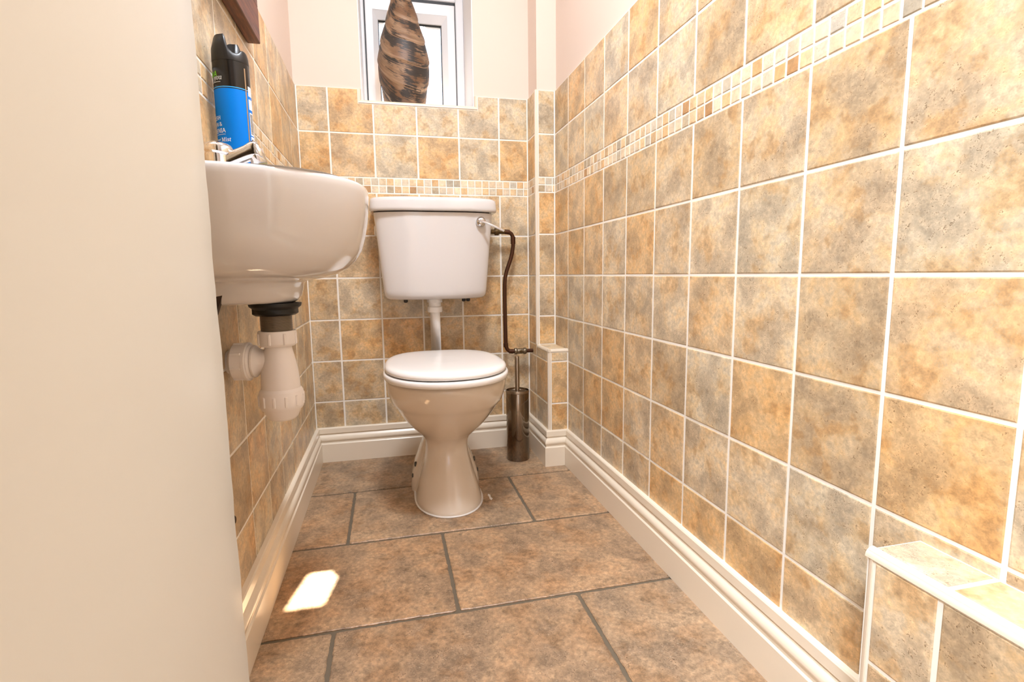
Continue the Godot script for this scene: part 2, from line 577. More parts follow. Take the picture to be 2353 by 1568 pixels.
func build_walls():
	var low: Array = ROWS.slice(0)
	low[0] = 0.12
	# ---- back wall
	var w := base("wall_back"); struct(w)
	var g := 0.0012
	plain_box("plaster", Vector3(-0.30, 0, -0.27), Vector3(0.1533, HC, -0.008), M.cream, w)
	plain_box("plaster", Vector3(0.1533, 0, -0.27), Vector3(0.5580, 1.300, -0.008), M.cream, w)
	plain_box("plaster", Vector3(0.5580, 0, -0.27), Vector3(1.10, HC, -0.008), M.cream, w)
	plain_box("plaster", Vector3(0.1533, 2.22, -0.27), Vector3(0.5580, HC, -0.008), M.cream, w)
	plain_box("grout", Vector3(XL - 0.004, 0, -0.010), Vector3(0.1440, YT - 0.001, -g), M.grout, w)
	plain_box("grout", Vector3(0.1440, 0, -0.010), Vector3(0.5675, 1.304, -g), M.grout, w)
	plain_box("grout", Vector3(0.5675, 0, -0.010), Vector3(XB + 0.004, YT - 0.001, -g), M.grout, w)
	var o := Vector3.ZERO
	var U := Vector3.RIGHT
	var V := Vector3.UP
	var bc := cols(0.0379, XL, XB)
	tile_rows(w, bc, low, o, U, V, Vector3.BACK)
	tile_rows(w, bc, [YMT, YA], o, U, V, Vector3.BACK)
	mosaic(w, XL, XB, o, U, Vector3.BACK, 0.006)
	var e := 0.0026
	var vt := 1.3030
	tile_rows(w, [bc[0], bc[1]], [YA, YT], o, U, V, Vector3.BACK)
	add_tile(w, [Vector2(bc[1] + e, YA + e), Vector2(bc[2] - e, YA + e), Vector2(bc[2] - e, vt - e), Vector2(0.1425 - e, vt - e), Vector2(0.1425 - e, YT - e), Vector2(bc[1] + e, YT - e)], o, U, V, Vector3.BACK)
	tile_rows(w, [bc[2], bc[3], bc[4]], [YA, vt], o, U, V, Vector3.BACK)
	add_tile(w, [Vector2(bc[4] + e, YA + e), Vector2(bc[5] - e, YA + e), Vector2(bc[5] - e, YT - e), Vector2(0.5690 + e, YT - e), Vector2(0.5690 + e, vt - e), Vector2(bc[4] + e, vt - e)], o, U, V, Vector3.BACK)
	tile_rows(w, [bc[5], bc[6]], [YA, YT], o, U, V, Vector3.BACK)
	edging(w, Vector3(0.1533, 1.3035, 0.001), Vector3(0.1533, YT, 0.001), Vector3.LEFT * 1.15, Vector3.FORWARD)
	edging(w, Vector3(0.5580, 1.3035, 0.001), Vector3(0.5580, YT, 0.001), Vector3.RIGHT * 1.15, Vector3.FORWARD)
	edging(w, Vector3(0.1424, 1.3150, 0.0015), Vector3(0.5690, 1.3150, 0.0015), Vector3.DOWN * 1.2, Vector3.FORWARD)
	# reveals and sill of the window
	plain_box("reveal", Vector3(0.1533, 1.30, -0.205), Vector3(0.1563, 2.22, -0.0085), M.white_paint, w)
	plain_box("reveal", Vector3(0.5550, 1.30, -0.205), Vector3(0.5580, 2.22, -0.0085), M.white_paint, w)
	plain_box("reveal", Vector3(0.1563, 2.217, -0.205), Vector3(0.5550, 2.22, -0.0085), M.white_paint, w)
	plain_box("sill", Vector3(0.1563, 1.290, -0.205), Vector3(0.5550, 1.3055, -0.0085), M.white_paint, w, 0.002)
	# ---- left wall
	w = base("wall_left"); struct(w)
	plain_box("plaster", Vector3(XL - 0.15, 0, -0.27), Vector3(XL - 0.008, HC, ZD + 0.1), M.cream, w)
	plain_box("grout", Vector3(XL - 0.010, 0, -0.008), Vector3(XL - g, YT - 0.001, ZD), M.grout, w)
	o = Vector3(XL, 0, 0)
	var N := Vector3.RIGHT
	var lc := cols(0.1558 - TP, 0.0, ZD)
	tile_rows(w, lc, low, o, Vector3.BACK, V, N)
	tile_rows(w, lc, [YMT, YA, YT], o, Vector3.BACK, V, N)
	mosaic(w, 0.0, ZD, o, Vector3.BACK, N, 0.012)
	# ---- right wall
	w = base("wall_right"); struct(w)
	plain_box("plaster", Vector3(XR + 0.008, 0, -0.27), Vector3(XR + 0.15, HC, ZD + 0.1), M.cream, w)
	plain_box("grout", Vector3(XR + g, 0, -0.008), Vector3(XR + 0.010, YT - 0.001, ZD), M.grout, w)
	o = Vector3(XR, 0, 0)
	N = Vector3.LEFT
	var rc := cols(0.2576, ZP, ZD)
	tile_rows(w, rc, low.slice(2), o, Vector3.BACK, V, N)
	tile_rows(w, cols(0.2576, ZB, ZD), low.slice(0, 3), o, Vector3.BACK, V, N)
	tile_rows(w, rc, [YMT, YA, YT], o, Vector3.BACK, V, N)
	mosaic(w, ZP, ZD, o, Vector3.BACK, N, 0.004)
	# ---- tall boxing in the corner
	w = base("pillar_boxing"); struct(w)
	plain_box("plaster", Vector3(XB + 0.008, 0, -0.01), Vector3(XR + 0.01, HC, ZP - 0.008), M.cream, w)
	plain_box("grout", Vector3(XB + g, 0.4226, -0.003), Vector3(XR + 0.003, YT - 0.001, ZP - g), M.grout, w)
	var rows := [0.4240, 0.5332, 0.6862, 0.8392, 0.9922]
	var fo := Vector3(0, 0, ZP)
	tile_rows(w, [XB + 0.0095, XR], rows, fo, U, V, Vector3.BACK)
	tile_rows(w, [XB + 0.0095, XR], [YMT, YA, YT], fo, U, V, Vector3.BACK)
	mosaic(w, XB + 0.0095, XR, fo, U, Vector3.BACK)
	var so := Vector3(XB, 0, 0)
	tile_rows(w, [0.0, ZP - 0.0095], rows, so, Vector3.BACK, V, Vector3.LEFT)
	tile_rows(w, [0.0, ZP - 0.0095], [YMT, YA, YT], so, Vector3.BACK, V, Vector3.LEFT)
	mosaic(w, 0.0, ZP - 0.0095, so, Vector3.BACK, Vector3.LEFT)
	edging(w, Vector3(XB - 0.0012, 0.424, ZP + 0.0012), Vector3(XB - 0.0012, YT, ZP + 0.0012), Vector3.RIGHT, Vector3.FORWARD, 0.0100)
	# ---- low boxing in front of it
	w = base("pipe_boxing"); struct(w)
	plain_box("grout", Vector3(XB + g, 0, -0.003), Vector3(XR + 0.003, 0.4225, ZB - g), M.grout, w)
	var r2 := [0.12, 0.2272, 0.3802, 0.4145]
	tile_rows(w, [XB + 0.0095, XR], r2, Vector3(0, 0, ZB), U, V, Vector3.BACK)
	tile_rows(w, [0.0, ZP - 0.0065], [0.12, 0.2272, 0.3802, 0.4245], so, Vector3.BACK, V, Vector3.LEFT)
	tile_rows(w, [ZP - 0.0065, ZB - 0.0095], r2, so, Vector3.BACK, V, Vector3.LEFT)
	tile_rows(w, [ZP, ZB - 0.0095], [XB + 0.0095, XR], Vector3(0, 0.4245, 0), Vector3.BACK, U, Vector3.UP)
	edging(w, Vector3(XB - 0.0012, 0.120, ZB + 0.0012), Vector3(XB - 0.0012, 0.4255, ZB + 0.0012), Vector3.RIGHT, Vector3.FORWARD, 0.0100)
	edging(w, Vector3(XB, 0.4257, ZB + 0.0012), Vector3(XR, 0.4257, ZB + 0.0012), Vector3.DOWN, Vector3.FORWARD)
	edging(w, Vector3(XB - 0.0012, 0.4257, ZP), Vector3(XB - 0.0012, 0.4257, ZB + 0.001), Vector3.DOWN, Vector3.RIGHT)
	# ---- low ledge nearer the camera
	w = base("ledge_boxing"); struct(w)
	plain_box("grout", Vector3(XN + g, 0, ZN + g), Vector3(XR + 0.003, YN - g, ZD), M.grout, w)
	var nz := [ZN + 0.0095, ZN + 0.086, ZN + 0.239, ZN + 0.392, ZD]
	tile_rows(w, nz, [0.12, 0.2272, YN - 0.0105], Vector3(XN, 0, 0), Vector3.BACK, V, Vector3.LEFT)
	tile_rows(w, [ZN, ZN + 0.086, ZN + 0.239, ZN + 0.392, ZD], [XN + 0.0105, XR], Vector3(0, YN, 0), Vector3.BACK, U, Vector3.UP)
	tile_rows(w, [XN + 0.0095, XR], [0.12, 0.2272, YN - 0.003], Vector3(0, 0, ZN), U, V, Vector3.FORWARD)
	edging(w, Vector3(XN - 0.0013, YN + 0.0010, ZN - 0.001), Vector3(XN - 0.0013, YN + 0.0010, ZD), Vector3.RIGHT, Vector3.DOWN, 0.0110)
	edging(w, Vector3(XN - 0.0010, 0.12, ZN - 0.001), Vector3(XN - 0.0010, YN - 0.010, ZN - 0.001), Vector3.RIGHT, Vector3.BACK, 0.0095)
	# ---- front wall with the doorway, ceiling
	w = base("wall_front"); struct(w)
	plain_box("plaster", Vector3(XL - 0.15, 0, ZD), Vector3(-0.012, HC, ZD + 0.10), M.cream, w)
	plain_box("plaster", Vector3(0.775, 0, ZD), Vector3(XR + 0.15, HC, ZD + 0.10), M.cream, w)
	plain_box("plaster", Vector3(-0.012, 2.02, ZD), Vector3(0.775, HC, ZD + 0.10), M.cream, w)
	var c := base("ceiling"); struct(c)
	plain_box("plasterboard", Vector3(-1.2, HC, -0.27), Vector3(2.2, HC + 0.1, 4.7), M.white_paint, c)

# profile of the skirting, (distance from the wall, height)
const SKIRT := [[0.0185, 0.0], [0.0185, 0.0690], [0.0165, 0.0715], [0.0148, 0.0725], [0.0142, 0.0765], [0.0150, 0.0790], [0.0176, 0.0830], [0.0180, 0.0880], [0.0165, 0.0935], [0.0135, 0.0985], [0.0098, 0.1020], [0.0088, 0.1035], [0.0088, 0.1075], [0.0120, 0.1090], [0.0115, 0.1270], [0.0095, 0.1300], [-0.004, 0.1303]]

func skirting(called: String, a: Vector2, b: Vector2, ma: Vector2, mb: Vector2):
	var s := Sh.new()
	var dirv := (b - a).normalized()
	var nn := (ma + mb).normalized()
	var g := 1
	for i in SKIRT.size() - 1:
		var p = SKIRT[i]
		var q = SKIRT[i + 1]
		if i in [1, 2, 3, 4, 5, 11, 12, 13, 14, 15]:
			g += 1
		s.grp(g)
		var d := Vector2(q[0] - p[0], q[1] - p[1])
		var nr := Vector3(nn.x * d.y, -d.x, nn.y * d.y)
		var P := func(m: Vector2, c: Vector2, e) -> Vector3: return Vector3(c.x + m.x * e[0], e[1], c.y + m.y * e[0])
		s.quad(P.call(ma, a, p), P.call(mb, b, p), P.call(mb, b, q), P.call(ma, a, q), nr)
	for e in [[a, ma, -dirv], [b, mb, dirv]]:
		s.grp(-1)
		for i in SKIRT.size() - 1:
			var p = SKIRT[i]
			var q = SKIRT[i + 1]
			var A := Vector3(e[0].x + e[1].x * p[0], p[1], e[0].y + e[1].y * p[0])
			var B := Vector3(e[0].x + e[1].x * q[0], q[1], e[0].y + e[1].y * q[0])
			var C := Vector3(e[0].x - e[1].x * 0.004, q[1], e[0].y - e[1].y * 0.004)
			var D := Vector3(e[0].x - e[1].x * 0.004, p[1], e[0].y - e[1].y * 0.004)
			s.quad(A, B, C, D, Vector3(e[2].x, 0, e[2].y))
	struct(put(called, s, M.skirt))

func build_skirting():
	var r := Vector2(1, 0); var l := Vector2(-1, 0); var n := Vector2(0, 1); var f := Vector2(0, -1)
	skirting("baseboard_left", Vector2(XL, ZD), Vector2(XL, 0), r, r + n)
	skirting("baseboard_back", Vector2(XL, 0), Vector2(XB, 0), r + n, n + l)
	skirting("baseboard_boxing_side", Vector2(XB, 0), Vector2(XB, ZB), n + l, l + n)
	skirting("baseboard_boxing_front", Vector2(XB, ZB), Vector2(XR, ZB), l + n, n + l)
	skirting("baseboard_right", Vector2(XR, ZB), Vector2(XR, ZN), n + l, l + f)
	skirting("baseboard_ledge_end", Vector2(XR, ZN), Vector2(XN, ZN), l + f, f + l)
	skirting("baseboard_ledge_front", Vector2(XN, ZN), Vector2(XN, ZD), f + l, l)

func build_floor():
	var fl := base("floor"); struct(fl)
	plain_box("grout_bed", Vector3(-0.25, -0.08, -0.05), Vector3(1.0, -0.0030, ZD + 0.10), M.floor_grout, fl)
	var zs := [-0.012, 0.3275, 0.6685, 1.0130, 1.3570, 1.7010, 2.045, 2.24]
	var ofs := [0.332, 0.0865, 0.332, 0.0850, 0.332, 0.085, 0.332]
	var nz := FastNoiseLite.new()
	nz.seed = 3
	nz.frequency = 0.06
	for i in zs.size() - 1:
		var x: float = ofs[i] - 0.507 * 2
		while x < XR + 0.05:
			var x0: float = max(x, XL - 0.03)
			var x1: float = min(x + 0.507, XR + 0.03)
			x += 0.507
			if x1 - x0 < 0.05:
				continue
			# worn, slightly ragged edges
			var g := 0.0042
			var c := [Vector2(x0 + g, zs[i] + g), Vector2(x1 - g, zs[i] + g), Vector2(x1 - g, zs[i + 1] - g), Vector2(x0 + g, zs[i + 1] - g)]
			var poly := []
			var ctr: Vector2 = (c[0] + c[2]) * 0.5
			for k in 4:
				var a: Vector2 = c[k]
				var b: Vector2 = c[(k + 1) % 4]
				var steps := int(ceil(a.distance_to(b) / 0.0055))
				var nrm := Vector2(-(b - a).y, (b - a).x).normalized()
				for t in steps:
					var p := a.lerp(b, float(t) / steps)
					var q := nz.get_noise_2d(p.x * 1900.0, p.y * 1900.0) * 0.0013 + nz.get_noise_2d(p.x * 500.0 + 77.0, p.y * 500.0) * 0.0016
					if t == 0:
						q = 0.0
						p = p.move_toward(ctr, 0.002)
					poly.append(p + nrm * q)
			var off := Vector2(rng.randf() * 0.52, rng.randf() * 0.52)
			put("floor_tile", tile_mesh(poly, Vector3.ZERO, Vector3.RIGHT, Vector3.BACK, Vector3.UP, 1.05, off, [0, 1, 2, 3][rng.randi() % 4], 0.0022, 0.0014, 0.008), floor_mats[rng.randi() % floor_mats.size()], fl)
	# a dried smear of white sealant on the tile beside the pan
	var s := Sh.new()
	s.grp(-1)
	var pts := [Vector2(0.500, 0.452), Vector2(0.505, 0.462), Vector2(0.503, 0.478), Vector2(0.507, 0.490), Vector2(0.501, 0.502), Vector2(0.497, 0.492), Vector2(0.498, 0.476), Vector2(0.496, 0.463)]
	var m := Vector3(0.501, 0.0009, 0.478)
	for k in pts.size():
		var a: Vector2 = pts[k]
		var b: Vector2 = pts[(k + 1) % pts.size()]
		s.tri(m, Vector3(a.x, 0.0002, a.y), Vector3(b.x, 0.0002, b.y), Vector3.UP)
	put("sealant_smear", s, M.white_plastic, fl)

func bar(s: Sh, x0: float, x1: float, y0: float, y1: float, z0: float, z1: float, bev := 0.003):
	s.box(Vector3((x0 + x1) / 2, (y0 + y1) / 2, (z0 + z1) / 2), Vector3(x1 - x0, y1 - y0, z1 - z0), bev)

# four mitred members with a sloped glazing bead towards the opening
func mitred(called: String, parent: Node, x0: float, x1: float, y0: float, y1: float, ix0: float, ix1: float, iy0: float, iy1: float, zf: float, zb: float, bead: float):
	var O := [Vector2(x0, y0), Vector2(x1, y0), Vector2(x1, y1), Vector2(x0, y1)]
	var I := [Vector2(ix0, iy0), Vector2(ix1, iy0), Vector2(ix1, iy1), Vector2(ix0, iy1)]
	for k in 4:
		var s := Sh.new()
		s.grp(-1)
		var j := (k + 1) % 4
		var o0: Vector2 = O[k]; var o1: Vector2 = O[j]; var i0: Vector2 = I[k]; var i1: Vector2 = I[j]
		var b0 := i0.lerp(o0, bead); var b1 := i1.lerp(o1, bead)
		var e0 := o0.lerp(i0, 0.05); var e1 := o1.lerp(i1, 0.05)
		var mid := (o0 + o1) * 0.5 - (i0 + i1) * 0.5
		var nout := Vector3(mid.x, mid.y, 0).normalized()
		var P := func(p: Vector2, z: float) -> Vector3: return Vector3(p.x, p.y, z)
		s.quad(P.call(e0, zf), P.call(e1, zf), P.call(b1, zf), P.call(b0, zf), Vector3.BACK)
		s.quad(P.call(o0, zf - 0.003), P.call(o1, zf - 0.003), P.call(e1, zf), P.call(e0, zf), Vector3.BACK + nout)
		s.quad(P.call(b0, zf - 0.001), P.call(b1, zf - 0.001), P.call(b1, zf), P.call(b0, zf), -nout)
		s.quad(P.call(b0, zf - 0.001), P.call(b1, zf - 0.001), P.call(i1, zf - 0.014), P.call(i0, zf - 0.014), Vector3.BACK - nout)
		s.quad(P.call(i0, zf - 0.014), P.call(i1, zf - 0.014), P.call(i1, zb), P.call(i0, zb), -nout)
		s.quad(P.call(o0, zf - 0.003), P.call(o1, zf - 0.003), P.call(o1, zb), P.call(o0, zb), nout)
		s.quad(P.call(o0, zb), P.call(o1, zb), P.call(i1, zb), P.call(i0, zb), Vector3.FORWARD)
		put(called, s, M.upvc, parent)

func build_window():
	var w := base("window_1"); struct(w)
	var zf := -0.200
	var f := Sh.new()
	bar(f, 0.1563, 0.1700, 1.306, 2.217, -0.262, zf)
	bar(f, 0.5230, 0.5550, 1.306, 2.217, -0.262, zf)
	bar(f, 0.1700, 0.5230, 1.306, 1.322, -0.262, zf)
	bar(f, 0.1700, 0.5230, 2.193, 2.217, -0.262, zf)
	bar(f, 0.1700, 0.5230, 1.7640, 1.8000, -0.262, zf)
	put("frame", f, M.upvc, w)
	# opening casement; unseen fanlight above, sized to let in the floor patch of sun
	mitred("casement_bar", w, 0.1745, 0.5190, 1.3265, 1.7500, 0.2216, 0.4675, 1.3690, 1.6790, zf + 0.006, -0.25, 0.42)
	mitred("unseen_fanlight_bar", w, 0.1745, 0.5190, 1.8040, 2.1890, 0.2216, 0.4675, 1.8330, 2.1620, zf + 0.006, -0.25, 0.42)
	var gk := Sh.new()
	bar(gk, 0.1700, 0.1745, 1.322, 1.755, -0.25, zf - 0.006, 0.0)
	bar(gk, 0.5190, 0.5230, 1.322, 1.755, -0.25, zf - 0.006, 0.0)
	bar(gk, 0.1745, 0.5190, 1.7500, 1.7640, -0.25, zf - 0.004, 0.0)
	bar(gk, 0.1745, 0.5190, 1.322, 1.3265, -0.25, zf - 0.006, 0.0)
	put("gasket", gk, M.gasket, w)
	for y in [[1.3690, 1.6790], [1.8330, 2.1620]]:
		var sp := Sh.new()
		bar(sp, 0.2216, 0.2246, y[0], y[1], -0.228, -0.216, 0.0)
		bar(sp, 0.4645, 0.4675, y[0], y[1], -0.228, -0.216, 0.0)
		bar(sp, 0.2246, 0.4645, y[0], y[0] + 0.003, -0.228, -0.216, 0.0)
		bar(sp, 0.2246, 0.4645, y[1] - 0.003, y[1], -0.228, -0.216, 0.0)
		put("glazing_seal", sp, M.gasket, w)
		plain_box("pane", Vector3(0.2216, y[0], -0.2235), Vector3(0.4675, y[1], -0.2205), M.glass, w)

func build_door():
	# flush painted door standing open; its leading edge carries many coats of paint and is not quite true
	var d := base("door_1"); struct(d)
	var nz := FastNoiseLite.new()
	nz.seed = 9
	nz.frequency = 0.9
	var s := Sh.new()
	var rings := []
	var zE := 1.400
	var xF := 0.0392
	for i in 121:
		var y := 0.008 + 1.97 * i / 120.0
		var q := nz.get_noise_1d(y * 7.0) * 0.0016 + nz.get_noise_1d(y * 26.0 + 50.0) * 0.0007
		var r := []
		for p in [Vector2(0.0, ZD - 0.02), Vector2(0.0, zE + 0.003), Vector2(0.003, zE), Vector2(xF - 0.004, zE), Vector2(xF - 0.0012, zE + 0.0010), Vector2(xF, zE + 0.004), Vector2(xF, zE + 0.05), Vector2(xF, ZD - 0.02)]:
			var k := 1.0 if p.y < zE + 0.01 else 0.0
			r.append(Vector3(p.x - q * 0.55 * k, y, p.y + q * k))
		rings.append(r)
	s.loft(rings, true, true)
	put("leaf", s, M.door, d)
	var h := Sh.new()
	for y in [0.25, 1.0, 1.75]:
		h.lathe([Vector2(0.0, 0.0), Vector2(0.006, 0.0), Vector2(0.006, 0.09), Vector2(0.0, 0.09)], 12, Transform3D(Basis(), Vector3(-0.004, y, ZD - 0.012)))
	put("hinge", h, M.steel_brushed, d)
	var fr := base("trim_1"); struct(fr)
	plain_box("jamb", Vector3(-0.012, 0, ZD + 0.001), Vector3(0.008, 2.02, ZD + 0.105), M.door, fr)
	plain_box("jamb", Vector3(0.755, 0, ZD + 0.001), Vector3(0.775, 2.02, ZD + 0.105), M.door, fr)
	plain_box("head", Vector3(0.008, 2.0, ZD + 0.001), Vector3(0.755, 2.02, ZD + 0.105), M.door, fr)

func build_hall():
	# unseen hallway behind the camera; its lamp and far pane placed for their light
	var w := base("wall_hall"); struct(w)
	plain_box("plaster", Vector3(-1.2, 0, ZD), Vector3(-1.1, HC, 4.6), M.cream, w)
	plain_box("plaster", Vector3(2.1, 0, ZD), Vector3(2.2, HC, 4.6), M.cream, w)
	plain_box("plaster", Vector3(-1.1, 0, ZD), Vector3(XL - 0.15, HC, ZD + 0.10), M.cream, w)
	plain_box("plaster", Vector3(XR + 0.15, 0, ZD), Vector3(2.1, HC, ZD + 0.10), M.cream, w)
	plain_box("plaster", Vector3(-1.1, 0, 4.5), Vector3(0.02, HC, 4.6), M.cream, w)
	plain_box("plaster", Vector3(0.42, 0, 4.5), Vector3(2.1, HC, 4.6), M.cream, w)
	plain_box("plaster", Vector3(0.02, 0, 4.5), Vector3(0.42, 0.50, 4.6), M.cream, w)
	plain_box("plaster", Vector3(0.02, 1.60, 4.5), Vector3(0.42, HC, 4.6), M.cream, w)
	plain_box("pane", Vector3(0.02, 0.50, 4.548), Vector3(0.42, 1.60, 4.552), M.glass, w)  # unseen pane, placed to give small highlights on cistern and pan
	var f := base("floor_hall"); struct(f)
	plain_box("carpet", Vector3(-1.2, -0.08, ZD + 0.10), Vector3(2.2, -0.002, 4.6), M.carpet, f)

func build_sun_blocker():
	# added louvred panel, out of view; blocks the sun at the right of the fanlight
	var t := base("added_sun_blocker", Vector3(0.3825, 1.833, -0.2235))
	tag(t, "added white louvred panel in the unseen upper window light, blocking part of the sun", "added_sun_blocker")
	plain_box("panel", Vector3(-0.0845, 0.0, -0.004), Vector3(0.0820, 0.329, 0.006), M.upvc, t, 0.001)
	for k in 9:
		var s := Sh.new()
		s.box(Vector3(-0.001, 0.030 + k * 0.031, 0.012), Vector3(0.150, 0.022, 0.003), 0.0008, Basis(Vector3.RIGHT, 0.6))
		put("slat", s, M.upvc, t)


# ---------------------------------------------------------------- sanitary ware
func egg(y: float, a: float, zw: float, zf: float, zb: float, cx: float, nf := 2.15, nb := 2.6, n := 56) -> Array:
	var r := []
	for j in n:
		var t := TAU * j / n
		var c := cos(t)
		var s := sin(t)
		var e := nf if s > 0 else nb
		var x: float = sign(c) * pow(abs(c), 2.0 / e) * a
		var z: float = sign(s) * pow(abs(s), 2.0 / e) * ((zf - zw) if s > 0 else (zw - zb))
		r.append(Vector3(cx + x, y, zw + z))
	return r

func build_toilet():
	var t := base("toilet", Vector3(0.376, 0, 0.43))
	tag(t, "white ceramic toilet pan with closed lid standing on the brown floor tiles", "toilet")
	var cx := 0.0
	var Z := 0.43
	var s := Sh.new()
	var rings := []
	for q in [[0.000, 0.1010, 0.435, 0.587, 0.235], [0.006, 0.1015, 0.437, 0.588, 0.235], [0.014, 0.1000, 0.436, 0.584, 0.236], [0.030, 0.0960, 0.434, 0.574, 0.238], [0.055, 0.0895, 0.432, 0.558, 0.242], [0.080, 0.0825, 0.430, 0.544, 0.246], [0.105, 0.0755, 0.428, 0.531, 0.250], [0.130, 0.0700, 0.427, 0.520, 0.252], [0.155, 0.0660, 0.427, 0.512, 0.254], [0.175, 0.0645, 0.428, 0.509, 0.255], [0.192, 0.0665, 0.430, 0.512, 0.254], [0.208, 0.0745, 0.433, 0.524, 0.250], [0.224, 0.0895, 0.437, 0.544, 0.244], [0.242, 0.1070, 0.442, 0.566, 0.238], [0.262, 0.1235, 0.446, 0.588, 0.232], [0.283, 0.1370, 0.450, 0.607, 0.226], [0.302, 0.1475, 0.454, 0.623, 0.222], [0.312, 0.1530, 0.456, 0.631, 0.220], [0.318, 0.1590, 0.458, 0.638, 0.218], [0.330, 0.1660, 0.460, 0.648, 0.216], [0.348, 0.1715, 0.463, 0.657, 0.214], [0.368, 0.1755, 0.466, 0.664, 0.212], [0.384, 0.1765, 0.467, 0.667, 0.211], [0.391, 0.1745, 0.467, 0.664, 0.213], [0.394, 0.1690, 0.467, 0.658, 0.219]]:
		rings.append(egg(q[0], q[1], q[2] - Z, q[3] - Z, q[4] - Z, cx))
	s.loft(rings, true, true)
	var pan := put("pan", s, M.ceramic_pan, t)
	# wider rear foot with its fixing bolts
	s = Sh.new()
	rings = []
	for q in [[0.000, 0.1120, 0.33, 0.405, 0.225], [0.020, 0.1115, 0.33, 0.402, 0.226], [0.050, 0.1065, 0.33, 0.396, 0.230], [0.085, 0.0970, 0.33, 0.390, 0.236], [0.120, 0.0840, 0.33, 0.385, 0.244], [0.155, 0.0700, 0.33, 0.380, 0.252], [0.190, 0.0560, 0.33, 0.375, 0.262]]:
		rings.append(egg(q[0], q[1], q[2] - Z, q[3] - Z, q[4] - Z, cx, 3.2, 3.2))
	s.loft(rings, true, true)
	put("rear_foot", s, M.ceramic_pan, t)
	for sd in [-1.0, 1.0]:
		for y in [0.046, 0.084]:
			var b := Sh.new()
			var rad := 0.0085 if y > 0.06 else 0.0070
			b.lathe([Vector2(0.0, -0.006), Vector2(rad, -0.006), Vector2(rad, 0.0015), Vector2(rad * 0.7, 0.0030), Vector2(0.0, 0.0035)], 14, Transform3D(Basis(Vector3(0, 0, 1), -sd * PI * 0.5), Vector3(sd * (0.1060 if y < 0.06 else 0.0965), y, 0.352 - Z)))
			put("fixing_bolt", b, M.bolt, t)
	# sealant bead round the foot
	var bead := []
	for p in egg(0.002, 0.1030, 0.437 - Z, 0.590 - Z, 0.233 - Z, cx):
		bead.append(p)
	bead.append(bead[0])
	var sb := Sh.new()
	sb.tube(bead, 0.0030, 6, false)
	put("sealant", sb, M.white_plastic, t)
	# seat ring and lid
	s = Sh.new()
	rings = []
	for q in [[0.3965, 0.975], [0.3975, 0.990], [0.4010, 1.0], [0.4090, 1.0], [0.4130, 0.992], [0.4145, 0.975]]:
		rings.append(egg(q[0], 0.1835 * q[1], 0.466 - Z, 0.466 + 0.219 * q[1] - Z, 0.466 - 0.250 * q[1] - Z, cx))
	s.loft(rings, true, true)
	put("seat", s, M.seat, t)
	s = Sh.new()
	rings = []
	for q in [[0.4172, 0.955], [0.4178, 0.975], [0.4215, 0.987], [0.4270, 0.985], [0.4320, 0.968], [0.4352, 0.935], [0.4372, 0.87], [0.4390, 0.72], [0.4402, 0.50], [0.4408, 0.25]]:
		rings.append(egg(q[0], 0.1810 * q[1], 0.462 - Z, 0.462 + 0.217 * q[1] - Z, 0.462 - 0.262 * q[1] - Z, cx, 2.15, 2.9))
	s.loft(rings, true, true)
	put("lid", s, M.seat, t)
	for sd in [-1.0, 1.0]:
		var hn := Sh.new()
		hn.lathe([Vector2(0.0, 0.0), Vector2(0.012, 0.0), Vector2(0.012, 0.016), Vector2(0.009, 0.019), Vector2(0.0, 0.019)], 16, Transform3D(Basis(), Vector3(sd * 0.075, 0.394, 0.222 - Z)))
		put("hinge", hn, M.white_plastic, t)
	# spigot at the back
	s = Sh.new()
	s.tube([Vector3(0.004, 0.345, 0.24 - Z), Vector3(0.004, 0.345, 0.165 - Z)], 0.030, 20)
	put("inlet", s, M.ceramic_pan, t)

func tank_ring(y: float, a: float, zf: float, bow: float, zb := 0.006, e := 9.0, n := 72) -> Array:
	var r := []
	var zm := (zf + zb) * 0.5
	for j in n:
		var t := TAU * (j + 0.5) / n
		var c := cos(t)
		var s := sin(t)
		var x: float = sign(c) * pow(abs(c), 2.0 / e) * a
		var k: float = sign(s) * pow(abs(s), 2.0 / e)
		var z := zm + k * (zf - zm)
		if s > 0.0:
			z += bow * (1.0 - pow(x / a, 2.0)) * k
		r.append(Vector3(x, y, z))
	return r

